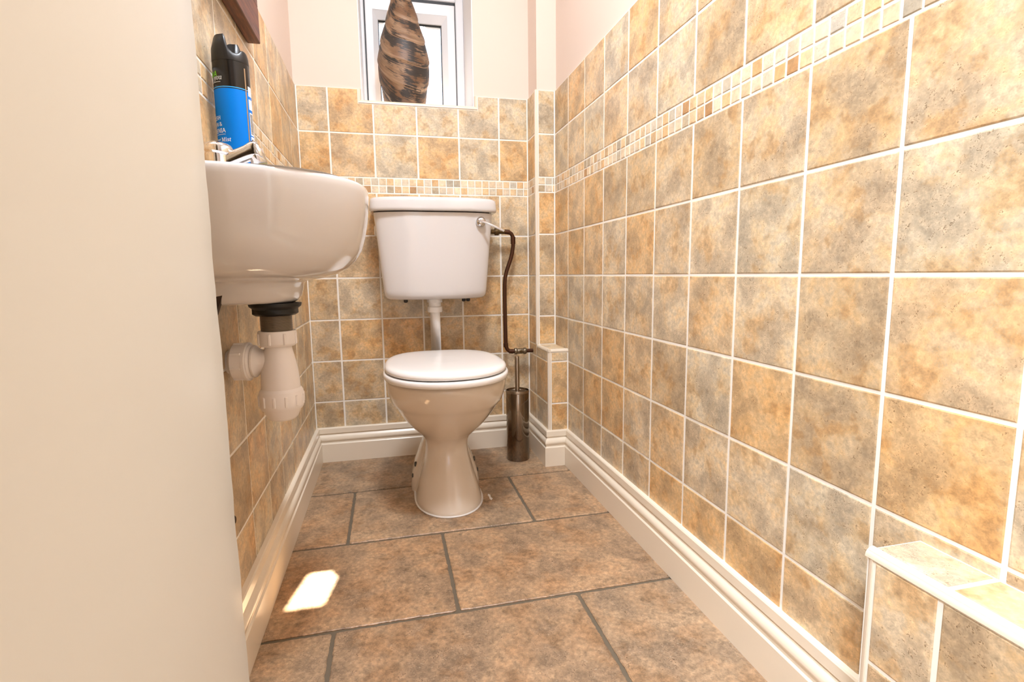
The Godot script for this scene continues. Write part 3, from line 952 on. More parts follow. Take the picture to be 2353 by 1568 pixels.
func build_cistern():
	var t := base("cistern", Vector3(0.3845, 0.607, 0.0))
	tag(t, "white ceramic cistern with chrome lever hung on the tiled wall above the toilet", "cistern")
	var y0 := 0.607
	var s := Sh.new()
	var rings := []
	for q in [[0.6070, 0.148, 0.118], [0.6078, 0.158, 0.128], [0.6105, 0.168, 0.138], [0.6155, 0.1755, 0.146], [0.6240, 0.1800, 0.151], [0.6400, 0.1825, 0.154], [0.72, 0.1895, 0.1585], [0.80, 0.1965, 0.163], [0.86, 0.2020, 0.166], [0.905, 0.2060, 0.1685]]:
		rings.append(tank_ring(q[0] - y0, q[1], q[2], 0.034))
	s.loft(rings, true, true)
	put("tank", s, M.ceramic, t)
	s = Sh.new()
	rings = []
	for q in [[0.9085, 0.2120, 0.1740], [0.9090, 0.2170, 0.1785], [0.9120, 0.2195, 0.1810], [0.9200, 0.2195, 0.1810], [0.9400, 0.2175, 0.1795], [0.9480, 0.2155, 0.1775], [0.9530, 0.2110, 0.1735], [0.9552, 0.2030, 0.1660], [0.9560, 0.1900, 0.1540]]:
		rings.append(tank_ring(q[0] - y0, q[1], q[2], 0.036))
	s.loft(rings, true, true)
	put("lid", s, M.ceramic, t)
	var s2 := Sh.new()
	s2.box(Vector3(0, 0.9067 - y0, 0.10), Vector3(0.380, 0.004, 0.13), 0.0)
	put("lid_gap_shade", s2, M.rust, t)  # dark slab that paints the shade in the gap under the lid
	# chrome flush lever
	var lx := 0.541 - 0.3845
	var ly := 0.8745 - y0
	var lz := 0.1860
	var lv := Sh.new()
	lv.lathe([Vector2(0.0175, 0.0), Vector2(0.0178, 0.004), Vector2(0.0160, 0.0085), Vector2(0.0110, 0.0125), Vector2(0.0050, 0.0142), Vector2(0.0, 0.0146)], 28, Transform3D(Basis(Vector3.RIGHT, PI * 0.5), Vector3(lx, ly, lz - 0.002)))
	var L := put("lever", lv, M.chrome, t)
	var a := Sh.new()
	a.tube([Vector3(lx - 0.006, ly + 0.004, lz + 0.0135), Vector3(lx + 0.012, ly - 0.003, lz + 0.018), Vector3(lx + 0.045, ly - 0.017, lz + 0.022), Vector3(lx + 0.072, ly - 0.030, lz + 0.023), Vector3(lx + 0.077, ly - 0.0325, lz + 0.023)], 0.0042, 12)
	put("lever_arm", a, M.chrome, L)
	# plastic washers at the two inlets, and the nuts beneath
	for sd in [-1.0, 1.0]:
		var wsh := Sh.new()
		wsh.lathe([Vector2(0.0, 0.0), Vector2(0.019, 0.0), Vector2(0.019, 0.004), Vector2(0.014, 0.0065), Vector2(0.0, 0.0065)], 22, Transform3D(Basis(Vector3(0, 0, 1), -sd * PI * 0.5), Vector3(sd * 0.2000, 0.852 - y0, 0.062)))
		put("inlet_washer", wsh, M.white_plastic, t)
	for x in [-0.108, 0.100, 0.116]:
		var wn := Sh.new()
		wn.lathe([Vector2(0.0, -0.011), Vector2(0.004, -0.011), Vector2(0.0075, -0.008), Vector2(0.0075, -0.002), Vector2(0.0075, 0.004), Vector2(0.0, 0.004)], 14, Transform3D(Basis(), Vector3(x, 0.0, 0.115)))
		put("fixing_nut", wn, M.black, t)

func build_flush_pipe():
	var t := base("flush_pipe", Vector3(0.380, 0.345, 0.1))
	tag(t, "white plastic flush pipe running down from the cistern to the pan", "pipe")
	var s := Sh.new()
	var pts := [Vector3(0, 0.245, 0), Vector3(0, 0.04, 0)]
	for i in 9:
		var a := PI * 0.5 * i / 8.0
		pts.append(Vector3(0, 0.04 - 0.04 * sin(a), 0.04 - 0.04 * cos(a)))
	pts.append(Vector3(0, 0, 0.062))
	s.tube(pts, 0.0184, 22)
	put("pipe", s, M.white_plastic, t)
	s = Sh.new()
	s.lathe([Vector2(0.0, 0.214), Vector2(0.0255, 0.214), Vector2(0.0270, 0.217), Vector2(0.0270, 0.232), Vector2(0.0255, 0.234), Vector2(0.0215, 0.235), Vector2(0.0215, 0.240), Vector2(0.0, 0.240)], 28)
	put("collar", s, M.white_plastic, t)
	s = Sh.new()
	s.lathe([Vector2(0.0, 0.236), Vector2(0.0225, 0.236), Vector2(0.0225, 0.249), Vector2(0.0275, 0.2495), Vector2(0.0275, 0.2615), Vector2(0.0, 0.2615)], 8)
	put("nut", s, M.white_plastic, t)

func build_supply_pipe():
	var z := 0.052
	var t := base("supply_pipe", Vector3(0.655, 0.393, z))
	tag(t, "aged brown copper water pipe with elbows feeding the cistern beside the tiled corner", "pipe")
	var o := Vector3(0.655, 0.393, z)
	var s := Sh.new()
	var ctrl := [Vector3(0.6280, 0.852, z), Vector3(0.6600, 0.852, z), Vector3(0.6720, 0.8505, z), Vector3(0.6810, 0.8440, z), Vector3(0.6865, 0.8330, z), Vector3(0.6880, 0.820, z), Vector3(0.6868, 0.797, z), Vector3(0.6830, 0.772, z), Vector3(0.6760, 0.747, z), Vector3(0.6680, 0.725, z), Vector3(0.6600, 0.703, z), Vector3(0.6545, 0.680, z), Vector3(0.6525, 0.655, z), Vector3(0.6515, 0.60, z), Vector3(0.6520, 0.50, z), Vector3(0.6530, 0.430, z), Vector3(0.6540, 0.4140, z), Vector3(0.6585, 0.4030, z), Vector3(0.6660, 0.3955, z), Vector3(0.6760, 0.3935, z), Vector3(0.7000, 0.3930, z), Vector3(XB + 0.003, 0.3935, z)]
	var pts := []
	for p in ctrl:
		pts.append(p - o)
	s.tube(pts, 0.0075, 14)
	put("pipe", s, M.copper, t)
	# soldered elbow sockets
	for e in [[Vector3(0.6555, 0.852, z), Vector3(0.6725, 0.8503, z), 0.0092], [Vector3(0.6872, 0.8330, z), Vector3(0.6870, 0.8060, z), 0.0092], [Vector3(0.6530, 0.4270, z), Vector3(0.6535, 0.4120, z), 0.0090], [Vector3(0.6660, 0.3945, z), Vector3(0.6820, 0.3932, z), 0.0090]]:
		var k := Sh.new()
		var a: Vector3 = e[0] - o
		var b: Vector3 = e[1] - o
		k.tube([a, a.lerp(b, 0.08), a.lerp(b, 0.92), b], e[2], 14)
		put("socket", k, M.copper, t)
	# tap connector nut at the cistern
	var n := Sh.new()
	n.lathe([Vector2(0.0, 0.0), Vector2(0.0140, 0.0), Vector2(0.0140, 0.014), Vector2(0.0115, 0.0160), Vector2(0.0, 0.0160)], 6, Transform3D(Basis(Vector3(0, 0, 1), -PI * 0.5), Vector3(0.6165, 0.852, z) - o))
	put("connector_nut", n, M.brass, t)
	n = Sh.new()
	n.lathe([Vector2(0.0, -0.026), Vector2(0.0088, -0.026), Vector2(0.0088, 0.034), Vector2(0.0, 0.034)], 14, Transform3D(Basis(Vector3(0, 0, 1), -PI * 0.5), Vector3(0.628, 0.852, z) - o))
	put("connector", n, M.brass, t)
	# isolating valve
	var v := Sh.new()
	var T := Transform3D(Basis(Vector3(0, 0, 1), -PI * 0.5), Vector3(0.711, 0.3932, z) - o)
	v.lathe([Vector2(0.0, -0.014), Vector2(0.0098, -0.014), Vector2(0.0108, -0.008), Vector2(0.0108, 0.008), Vector2(0.0098, 0.014), Vector2(0.0, 0.014)], 16, T)
	var vb := put("isolating_valve", v, M.valve, t)
	for d in [-1.0, 1.0]:
		var h := Sh.new()
		h.lathe([Vector2(0.0, 0.0), Vector2(0.0118, 0.0), Vector2(0.0128, 0.0015), Vector2(0.0128, 0.0100), Vector2(0.0118, 0.0115), Vector2(0.0, 0.0115)], 6, Transform3D(Basis(Vector3(0, 0, 1), -d * PI * 0.5), Vector3(0.711 + d * 0.0125, 0.3932, z) - o))
		put("compression_nut", h, M.valve, vb)
	var sc := Sh.new()
	sc.lathe([Vector2(0.0, 0.0), Vector2(0.0055, 0.0), Vector2(0.0055, 0.0045), Vector2(0.0045, 0.0055), Vector2(0.0, 0.0055)], 14, Transform3D(Basis(Vector3.RIGHT, PI * 0.5), Vector3(0.711, 0.3932, z + 0.0085) - o))
	put("valve_screw", sc, M.brass, vb)

func build_brush():
	var t := base("toilet_brush_holder", Vector3(0.6700, 0.0, 0.163))
	tag(t, "tall polished steel cylinder brush holder on the floor beside the toilet", "brush holder")
	var s := Sh.new()
	s.lathe([Vector2(0.0, 0.0), Vector2(0.0415, 0.0), Vector2(0.0428, 0.002), Vector2(0.0428, 0.264), Vector2(0.0420, 0.2655), Vector2(0.0405, 0.2655), Vector2(0.0400, 0.2640), Vector2(0.0400, 0.10)], 56)
	put("cylinder", s, M.steel, t)
	s = Sh.new()
	s.lathe([Vector2(0.0428, 0.2560), Vector2(0.0440, 0.2570), Vector2(0.0440, 0.2630), Vector2(0.0432, 0.2650), Vector2(0.0415, 0.2655)], 56)
	put("rim", s, M.steel_brushed, t)
	var b := base("toilet_brush", Vector3(0.6700, 0.10, 0.163))
	tag(b, "steel handled toilet brush standing in the polished steel cylinder", "brush")
	s = Sh.new()
	s.lathe([Vector2(0.0, 0.152), Vector2(0.0385, 0.152), Vector2(0.0385, 0.1590), Vector2(0.0360, 0.1605), Vector2(0.0340, 0.1580), Vector2(0.0130, 0.1580), Vector2(0.0110, 0.1600), Vector2(0.0, 0.1600)], 44)
	put("disc", s, M.steel_brushed, b)
	s = Sh.new()
	s.lathe([Vector2(0.0, -0.02), Vector2(0.0085, -0.02), Vector2(0.0085, 0.288), Vector2(0.0070, 0.2915), Vector2(0.0, 0.2925)], 20)
	put("handle", s, M.steel_brushed, b)
	s = Sh.new()
	s.lathe([Vector2(0.0, -0.085), Vector2(0.022, -0.075), Vector2(0.030, -0.05), Vector2(0.030, -0.02), Vector2(0.018, 0.0), Vector2(0.0, 0.0)], 24)
	put("bristles", s, M.white_plastic, b)

const BZ := 1.0

func basin_ring(y: float, X: float, Zh: float, xb := 0.0, e := 2.15) -> Array:
	var r := []
	var x0 := XL + 0.0015 + xb
	for j in 41:
		var t := -PI * 0.5 + PI * j / 40.0
		var c := maxf(cos(t), 0.0)
		var s := sin(t)
		r.append(Vector3(x0 + (X - xb) * pow(c, 2.0 / e), y, sign(s) * pow(abs(s), 2.0 / e) * Zh))
	for j in range(1, 12):
		r.append(Vector3(x0, y, Zh - 2.0 * Zh * j / 12.0))
	return r

func build_basin():
	var t := base("washbasin", Vector3(0.0, 0.0, BZ))
	tag(t, "white ceramic cloakroom washbasin fixed to the tiles below the wooden mirror", "washbasin")
	var s := Sh.new()
	var rings := []
	for q in [[0.6480, 0.108, 0.072], [0.6488, 0.116, 0.082], [0.6520, 0.1225, 0.092], [0.6600, 0.1275, 0.099], [0.6720, 0.1305, 0.104], [0.6820, 0.1325, 0.108], [0.6862, 0.1380, 0.114], [0.6885, 0.1520, 0.128], [0.6920, 0.1740, 0.148], [0.6985, 0.1940, 0.165], [0.7080, 0.2110, 0.179], [0.7220, 0.2260, 0.192], [0.7400, 0.2370, 0.2020], [0.7630, 0.2440, 0.2085], [0.7900, 0.2495, 0.2130], [0.8150, 0.2525, 0.2160], [0.8360, 0.2535, 0.2175], [0.8430, 0.2532, 0.2174], [0.8465, 0.2523, 0.2167], [0.8490, 0.2508, 0.2155], [0.8508, 0.2488, 0.2137], [0.8518, 0.2465, 0.2116], [0.8521, 0.2440, 0.2092]]:
		rings.append(basin_ring(q[0], q[1], q[2]))
	for q in [[0.8522, 0.236, 0.196, 0.088], [0.8505, 0.230, 0.190, 0.092], [0.8450, 0.227, 0.186, 0.095], [0.8100, 0.218, 0.174, 0.097], [0.7600, 0.198, 0.146, 0.098], [0.7300, 0.172, 0.106, 0.090], [0.7180, 0.140, 0.060, 0.085], [0.7160, 0.110, 0.015, 0.083]]:
		rings.append(basin_ring(q[0], q[1], q[2], q[3]))
	s.loft(rings, true, true, 1, [22, 23])
	put("bowl", s, M.ceramic, t)
	# wall bracket behind the foot of the bowl
	var b := Sh.new()
	b.grp(-1)
	for e in [[0.088, 0.100]]:
		var za: float = e[0]; var zb: float = e[1]
		var P := [Vector2(XL + 0.001, 0.632), Vector2(XL + 0.001, 0.705), Vector2(XL + 0.040, 0.705), Vector2(XL + 0.014, 0.634)]
		for i in 4:
			var p: Vector2 = P[i]; var q: Vector2 = P[(i + 1) % 4]
			var d := q - p
			b.quad(Vector3(p.x, p.y, za), Vector3(q.x, q.y, za), Vector3(q.x, q.y, zb), Vector3(p.x, p.y, zb), Vector3(-d.y, d.x, 0))
		for zz in [za, zb]:
			b.quad(Vector3(P[0].x, P[0].y, zz), Vector3(P[1].x, P[1].y, zz), Vector3(P[2].x, P[2].y, zz), Vector3(P[3].x, P[3].y, zz), Vector3(0, 0, -1 if zz == za else 1))
	put("bracket", b, M.rust, t)

func ribbed(parent: Node, called: String, prof: Array, n: int, r: float, y0: float, y1: float, T: Transform3D, m: Material):
	var s := Sh.new()
	s.lathe(prof, 40, T)
	for k in n:
		var a := TAU * (k + 0.3) / n
		s.box(T * Vector3(cos(a) * r, (y0 + y1) * 0.5, sin(a) * r), Vector3(0.0036, y1 - y0, 0.0050), 0.0012, T.basis * Basis(Vector3.UP, -a))
	return put(called, s, m, parent)

func build_trap():
	var c := Vector3(0.0205, 0.0, 1.015)
	var t := base("bottle_trap", c)
	tag(t, "pale grey plastic bottle trap with ribbed nuts hanging under the washbasin", "trap")
	var s := Sh.new()
	# black waste flange and back nut under the bowl
	s.lathe([Vector2(0.0, 0.6365), Vector2(0.0360, 0.6365), Vector2(0.0430, 0.6420), Vector2(0.0440, 0.6460), Vector2(0.0440, 0.6478), Vector2(0.0, 0.6478)], 36)
	put("waste_washer", s, M.black, t)
	s = Sh.new()
	s.lathe([Vector2(0.0, 0.6255), Vector2(0.0330, 0.6255), Vector2(0.0385, 0.6290), Vector2(0.0385, 0.6400), Vector2(0.0, 0.6400)], 6, Transform3D(Basis(Vector3.UP, 0.35), Vector3.ZERO))
	put("back_nut", s, M.black, t)
	s = Sh.new()
	var th := [Vector2(0.0, 0.590)]
	var y := 0.592
	while y < 0.628:
		th.append(Vector2(0.0258, y)); th.append(Vector2(0.0270, y + 0.0009)); th.append(Vector2(0.0258, y + 0.0018))
		y += 0.0018
	th.append(Vector2(0.0, 0.630))
	s.lathe(th, 36)
	put("threaded_waste", s, M.thread, t)
	ribbed(t, "top_nut", [Vector2(0.0, 0.5710), Vector2(0.0280, 0.5710), Vector2(0.0315, 0.5740), Vector2(0.0325, 0.5775), Vector2(0.0325, 0.5960), Vector2(0.0312, 0.5985), Vector2(0.0, 0.5985)], 8, 0.0327, 0.5745, 0.5950, Transform3D(), M.plastic)
	s = Sh.new()
	s.lathe([Vector2(0.0, 0.4900), Vector2(0.0328, 0.4900), Vector2(0.0330, 0.4950), Vector2(0.0325, 0.5100), Vector2(0.0310, 0.5250), Vector2(0.0287, 0.5400), Vector2(0.0258, 0.5540), Vector2(0.0230, 0.5660), Vector2(0.0222, 0.5730), Vector2(0.0, 0.5730)], 44)
	put("bottle", s, M.plastic, t)
	ribbed(t, "cup_nut", [Vector2(0.0, 0.4560), Vector2(0.0345, 0.4560), Vector2(0.0370, 0.4600), Vector2(0.0380, 0.4640), Vector2(0.0380, 0.4850), Vector2(0.0372, 0.4868), Vector2(0.0372, 0.4885), Vector2(0.0362, 0.4905), Vector2(0.0335, 0.4945), Vector2(0.0, 0.4945)], 12, 0.0379, 0.4640, 0.4835, Transform3D(), M.plastic)
	s = Sh.new()
	s.lathe([Vector2(0.0, 0.4345), Vector2(0.0150, 0.4345), Vector2(0.0215, 0.4365), Vector2(0.0262, 0.4410), Vector2(0.0325, 0.4555), Vector2(0.0335, 0.4590), Vector2(0.0, 0.4590)], 44)
	put("cup", s, M.plastic, t)
	# side outlet to the wall
	var ax := Vector3(-1.0, 0.0, -0.10).normalized()
	var B := Basis(Vector3(0, 0, 1).cross(ax).normalized() * -1.0, ax, Vector3(0, 0, 1))
	var side := ax.cross(Vector3.UP).normalized()
	B = Basis(side, ax, side.cross(ax))
	var T := Transform3D(B, Vector3(0, 0.5440, 0))
	s = Sh.new()
	s.lathe([Vector2(0.0, 0.0), Vector2(0.0200, 0.015), Vector2(0.0205, 0.0260), Vector2(0.0225, 0.0320), Vector2(0.0275, 0.0385), Vector2(0.0290, 0.0390), Vector2(0.0290, 0.0420), Vector2(0.0270, 0.0435), Vector2(0.0300, 0.0460), Vector2(0.0310, 0.0470), Vector2(0.0310, 0.0500), Vector2(0.0, 0.0500)], 40, T)
	put("outlet", s, M.plastic, t)
	ribbed(t, "outlet_nut", [Vector2(0.0, 0.0490), Vector2(0.0315, 0.0490), Vector2(0.0345, 0.0500), Vector2(0.0345, 0.0545), Vector2(0.0335, 0.0550), Vector2(0.0335, 0.0730), Vector2(0.0300, 0.0765), Vector2(0.0, 0.0765)], 8, 0.0335, 0.0550, 0.0735, T, M.plastic)
	s = Sh.new()
	s.lathe([Vector2(0.0, 0.07), Vector2(0.0205, 0.07), Vector2(0.0205, 0.0858), Vector2(0.0, 0.0858)], 28, T)
	put("wall_pipe", s, M.plastic, t)

func build_tap(z: float) -> Node3D:
	var t := base("basin_tap", Vector3(-0.030, 0.852, z))
	var s := Sh.new()
	s.lathe([Vector2(0.0, 0.0), Vector2(0.0230, 0.0), Vector2(0.0235, 0.002), Vector2(0.0215, 0.006), Vector2(0.0195, 0.012), Vector2(0.0190, 0.026), Vector2(0.0178, 0.031), Vector2(0.0, 0.032)], 32)
	put("body", s, M.chrome, t)
	# spout: a rounded bar that rises away from the wall and ends in a cut-off nozzle
	s = Sh.new()
	var rings := []
	for q in [[-0.006, 0.0130, 0.0130, 0.0120], [0.016, 0.0215, 0.0130, 0.0118], [0.032, 0.0285, 0.0125, 0.0110], [0.043, 0.0335, 0.0125, 0.0112], [0.051, 0.0370, 0.0125, 0.0130], [0.057, 0.0380, 0.0125, 0.0145], [0.061, 0.0375, 0.0118, 0.0140], [0.0635, 0.0368, 0.0090, 0.0110]]:
		var r := []
		for j in 24:
			var a := TAU * j / 24
			var cz: float = sign(cos(a)) * pow(abs(cos(a)), 0.7)
			var cy: float = sign(sin(a)) * pow(abs(sin(a)), 0.7)
			r.append(Vector3(q[0] - cy * q[3] * 0.35, q[1] + cy * q[3], cz * q[2]))
		rings.append(r)
	s.loft(rings, true, true)
	put("spout", s, M.chrome, t)
	s = Sh.new()
	var T := Transform3D(Basis(Vector3(0, 0, 1), 0.32), Vector3(0.0545, 0.034, 0))
	s.lathe([Vector2(0.0, -0.0180), Vector2(0.0105, -0.0180), Vector2(0.0115, -0.0165), Vector2(0.0118, 0.004), Vector2(0.0, 0.004)], 24, T)
	var nz := put("nozzle", s, M.chrome, t)
	s = Sh.new()
	s.lathe([Vector2(0.0, -0.0215), Vector2(0.0080, -0.0215), Vector2(0.0100, -0.0200), Vector2(0.0104, -0.0175), Vector2(0.0, -0.0175)], 18, T)
	put("aerator", s, M.limescale, nz)
	# domed lever head
	s = Sh.new()
	s.lathe([Vector2(0.0, 0.030), Vector2(0.0185, 0.030), Vector2(0.0205, 0.033), Vector2(0.0200, 0.040), Vector2(0.0170, 0.0455), Vector2(0.0100, 0.0490), Vector2(0.0, 0.0500)], 30, Transform3D(Basis(Vector3(0, 0, 1), -0.12), Vector3(-0.002, 0, 0)))
	put("handle", s, M.chrome, t)
	return t

# flat lettering wrapped round a vertical cylinder of radius r; the text's right-hand end stands at angle a1 (measured from +z towards +x)
func wrapped_text(parent: Node, called: String, txt: String, h: float, r: float, y: float, a1: float, m: Material, font: Font, slant := 0.0):
	var tm := TextMesh.new()
	tm.text = txt
	tm.font = font
	tm.font_size = 48
	tm.pixel_size = h / 48.0
	tm.depth = 0.0002
	tm.curve_step = 1.5
	var arr := tm.get_mesh_arrays()
	var src: PackedVector3Array = arr[Mesh.ARRAY_VERTEX]
	var idx = arr[Mesh.ARRAY_INDEX]
	var hi := -1e9
	var lo := 1e9
	for p in src:
		hi = max(hi, p.x)
		lo = min(lo, p.y)
	var s := Sh.new()
	s.grp(-1)
	var bend := func(p: Vector3) -> Vector3:
		var a := a1 + (p.x + slant * (p.y - lo) - hi) / r
		var rr := r + 0.00025 + p.z
		return Vector3(sin(a) * rr, y + p.y, cos(a) * rr)
	var n: int = idx.size() if idx != null else src.size()
	for k in range(0, n, 3):
		var p := []
		for q in 3:
			p.append(bend.call(src[idx[k + q]] if idx != null else src[k + q]))
		s.v(p[0]); s.v(p[1]); s.v(p[2])
	put(called, s, m, parent)

func arc_patch(s: Sh, r: float, a0: float, a1: float, y0: float, y1: float, n := 6):
	s.grp(1)
	for k in n:
		var p := lerpf(a0, a1, float(k) / n)
		var q := lerpf(a0, a1, float(k + 1) / n)
		var A := Vector3(sin(p) * r, y0, cos(p) * r)
		var B := Vector3(sin(q) * r, y0, cos(q) * r)
		s.quad(A, B, B + Vector3(0, y1 - y0, 0), A + Vector3(0, y1 - y0, 0), A + B)

func build_can():
	var c := Vector3(-0.0295, 0.8525, 0.985)
	var t := base("spray_can", c)
	tag(t, "tall blue and black air freshener spray can standing on the washbasin", "spray can")
	var r := 0.0285
	var s := Sh.new()
	s.lathe([Vector2(0.0, 0.002), Vector2(0.024, 0.0), Vector2(0.0275, 0.002), Vector2(r, 0.005), Vector2(r, 0.1560)], 48)
	put("can", s, M.blue, t)
	s = Sh.new()
	s.lathe([Vector2(r + 0.0001, 0.1575), Vector2(r + 0.0001, 0.1590)], 48)
	put("stripe", s, M.blue_line, t)
	s = Sh.new()
	s.lathe([Vector2(r, 0.1560), Vector2(r, 0.2010), Vector2(0.0, 0.2010)], 48)
	put("black_band", s, M.black_gloss, t)
	# cap: high shield on one side, scooped finger hollow towards the nozzle
	s = Sh.new()
	var n := 48
	var R := [[], [], [], [], [], [], []]
	for j in n:
		var a := TAU * j / n
		var d := Vector3(cos(a), 0, sin(a))
		# +x side carries the nozzle, -x side the shield
		var k := cos(a - 0.25)
		var h := 0.2195 + 0.0245 * ss(0.42, 0.16, k) - 0.0060 * ss(-0.35, -1.0, k) + 0.0030 * ss(0.80, 1.0, k) - 0.0050 * ss(0.40, 0.65, k) * (1.0 - ss(0.80, 1.0, k))
		R[0].append(d * r + Vector3(0, 0.2013, 0))
		R[1].append(d * (r + 0.0002) + Vector3(0, 0.2030, 0))
		R[2].append(d * (r - 0.0006) + Vector3(0, lerpf(0.203, h, 0.55), 0))
		R[3].append(d * (r - 0.0022 - 0.0022 * ss(0.4, 0.0, k)) + Vector3(0, h - 0.0015, 0))
		R[4].append(d * (r - 0.0034 - 0.0040 * ss(0.4, 0.0, k)) + Vector3(0, h, 0))
		R[5].append(d * (r - 0.0050 - 0.0060 * ss(0.4, 0.0, k)) + Vector3(0, h - 0.001, 0))
		R[6].append(d * (r - 0.0070) * (1.0 - 0.35 * ss(0.4, 0.1, k)) + Vector3(0, 0.2065, 0))
	s.loft(R, true, true)
	var cap := put("cap", s, M.black, t)
	s = Sh.new()
	s.lathe([Vector2(0.0, -0.004), Vector2(0.0060, -0.004), Vector2(0.0060, 0.006), Vector2(0.004, 0.007), Vector2(0.0, 0.007)], 18, Transform3D(Basis(Vector3(0, 0, 1), -1.2), Vector3(0.012, 0.2120, 0.003)))
	put("nozzle", s, M.black_gloss, cap)
	# printed side seam and the reverse panel with its bar code
	s = Sh.new()
	arc_patch(s, r + 0.00025, 0.985, 1.075, 0.004, 0.1930)
	put("seam", s, M.seam, t)
	s = Sh.new()
	for b in [[0.150, 0.1660], [0.128, 0.1450], [0.0850, 0.1230], [0.064, 0.0830], [0.020, 0.0560]]:
		arc_patch(s, r + 0.0002, 1.20, 1.62, b[0], b[1])
	put("back_label", s, M.print_white, t)
	s = Sh.new()
	for k in 14:
		arc_patch(s, r + 0.0004, 1.24, 1.55, 0.0880 + k * 0.0024, 0.0892 + k * 0.0024, 4)
	for k in 6:
		arc_patch(s, r + 0.0004, 1.24, 1.50, 0.023 + k * 0.005, 0.0250 + k * 0.005, 4)
	arc_patch(s, r + 0.0004, 1.26, 1.40, 0.066, 0.079, 4)
	put("bar_code", s, M.black, t)
	var sans := SystemFont.new()
	sans.font_names = PackedStringArray(["Droid Sans"])
	var bold := SystemFont.new()
	bold.font_names = PackedStringArray(["Droid Sans"])
	bold.font_weight = 700
	var serif := SystemFont.new()
	serif.font_names = PackedStringArray(["Droid Serif"])
	serif.font_italic = true
	wrapped_text(t, "lettering", "ASDA", 0.0115, r, 0.1795, -0.64, M.print_green, bold, 0.15)
	wrapped_text(t, "lettering", "by you", 0.0100, r, 0.1730, -0.33, M.print_white, serif, 0.15)
	wrapped_text(t, "lettering", "FRESH", 0.0090, r, 0.1090, -0.62, M.print_white, sans)
	wrapped_text(t, "lettering", "LINEN &", 0.0090, r, 0.0985, -0.52, M.print_white, sans)
	wrapped_text(t, "lettering", "GARDENIA", 0.0100, r, 0.0880, -0.32, M.print_white, sans)
	wrapped_text(t, "lettering", "Freshening Mist", 0.0085, r, 0.0730, -0.06, M.print_white, serif, 0.15)
	s = Sh.new()
	arc_patch(s, r + 0.0003, -1.9, -0.33, 0.0815, 0.0821, 12)
	put("underline", s, M.print_white, t)
	s = Sh.new()
	arc_patch(s, r + 0.0003, -1.1, -0.40, 0.1660, 0.1666, 8)
	put("underline", s, M.print_white, t)

func uv_box(a: Vector3, b: Vector3, grain: int, bev := 0.0015) -> Sh:
	var s := Sh.new()
	s.has_uv = true
	var off := Vector2(rng.randf(), rng.randf())
	s.uvf = func(p: Vector3) -> Vector2:
		return Vector2(p[grain] / 0.40, (p[(grain + 1) % 3] + p[(grain + 2) % 3] * 1.0) / 0.16) + off
	s.box((a + b) * 0.5, (b - a).abs(), bev)
	return s

func build_mirror():
	var z0 := 0.6770
	var z1 := 1.12
	var y0 := 1.2110
	var y1 := 1.78
	var t := base("mirror", Vector3(XL, y0, (z0 + z1) * 0.5))
	tag(t, "mirror in a thick reddish brown wooden frame hung above the washbasin", "mirror")
	var o := t.position
	var w := 0.075
	var d := 0.0275
	var A := Vector3(XL, 0, 0)
	for q in [[Vector3(XL + 0.0006, y0, z0), Vector3(XL + d, y0 + w, z1), 2], [Vector3(XL + 0.0006, y1 - w, z0), Vector3(XL + d, y1, z1), 2], [Vector3(XL + 0.0006, y0 + w, z0), Vector3(XL + d - 0.0005, y1 - w, z0 + w), 1], [Vector3(XL + 0.0006, y0 + w, z1 - w), Vector3(XL + d - 0.0005, y1 - w, z1), 1]]:
		put("frame_rail", uv_box(q[0] - o, q[1] - o, q[2]), M.wood, t)
	plain_box("glass", Vector3(XL + 0.004, y0 + w, z0 + w) - o, Vector3(XL + 0.012, y1 - w, z1 - w) - o, M.mirror, t)

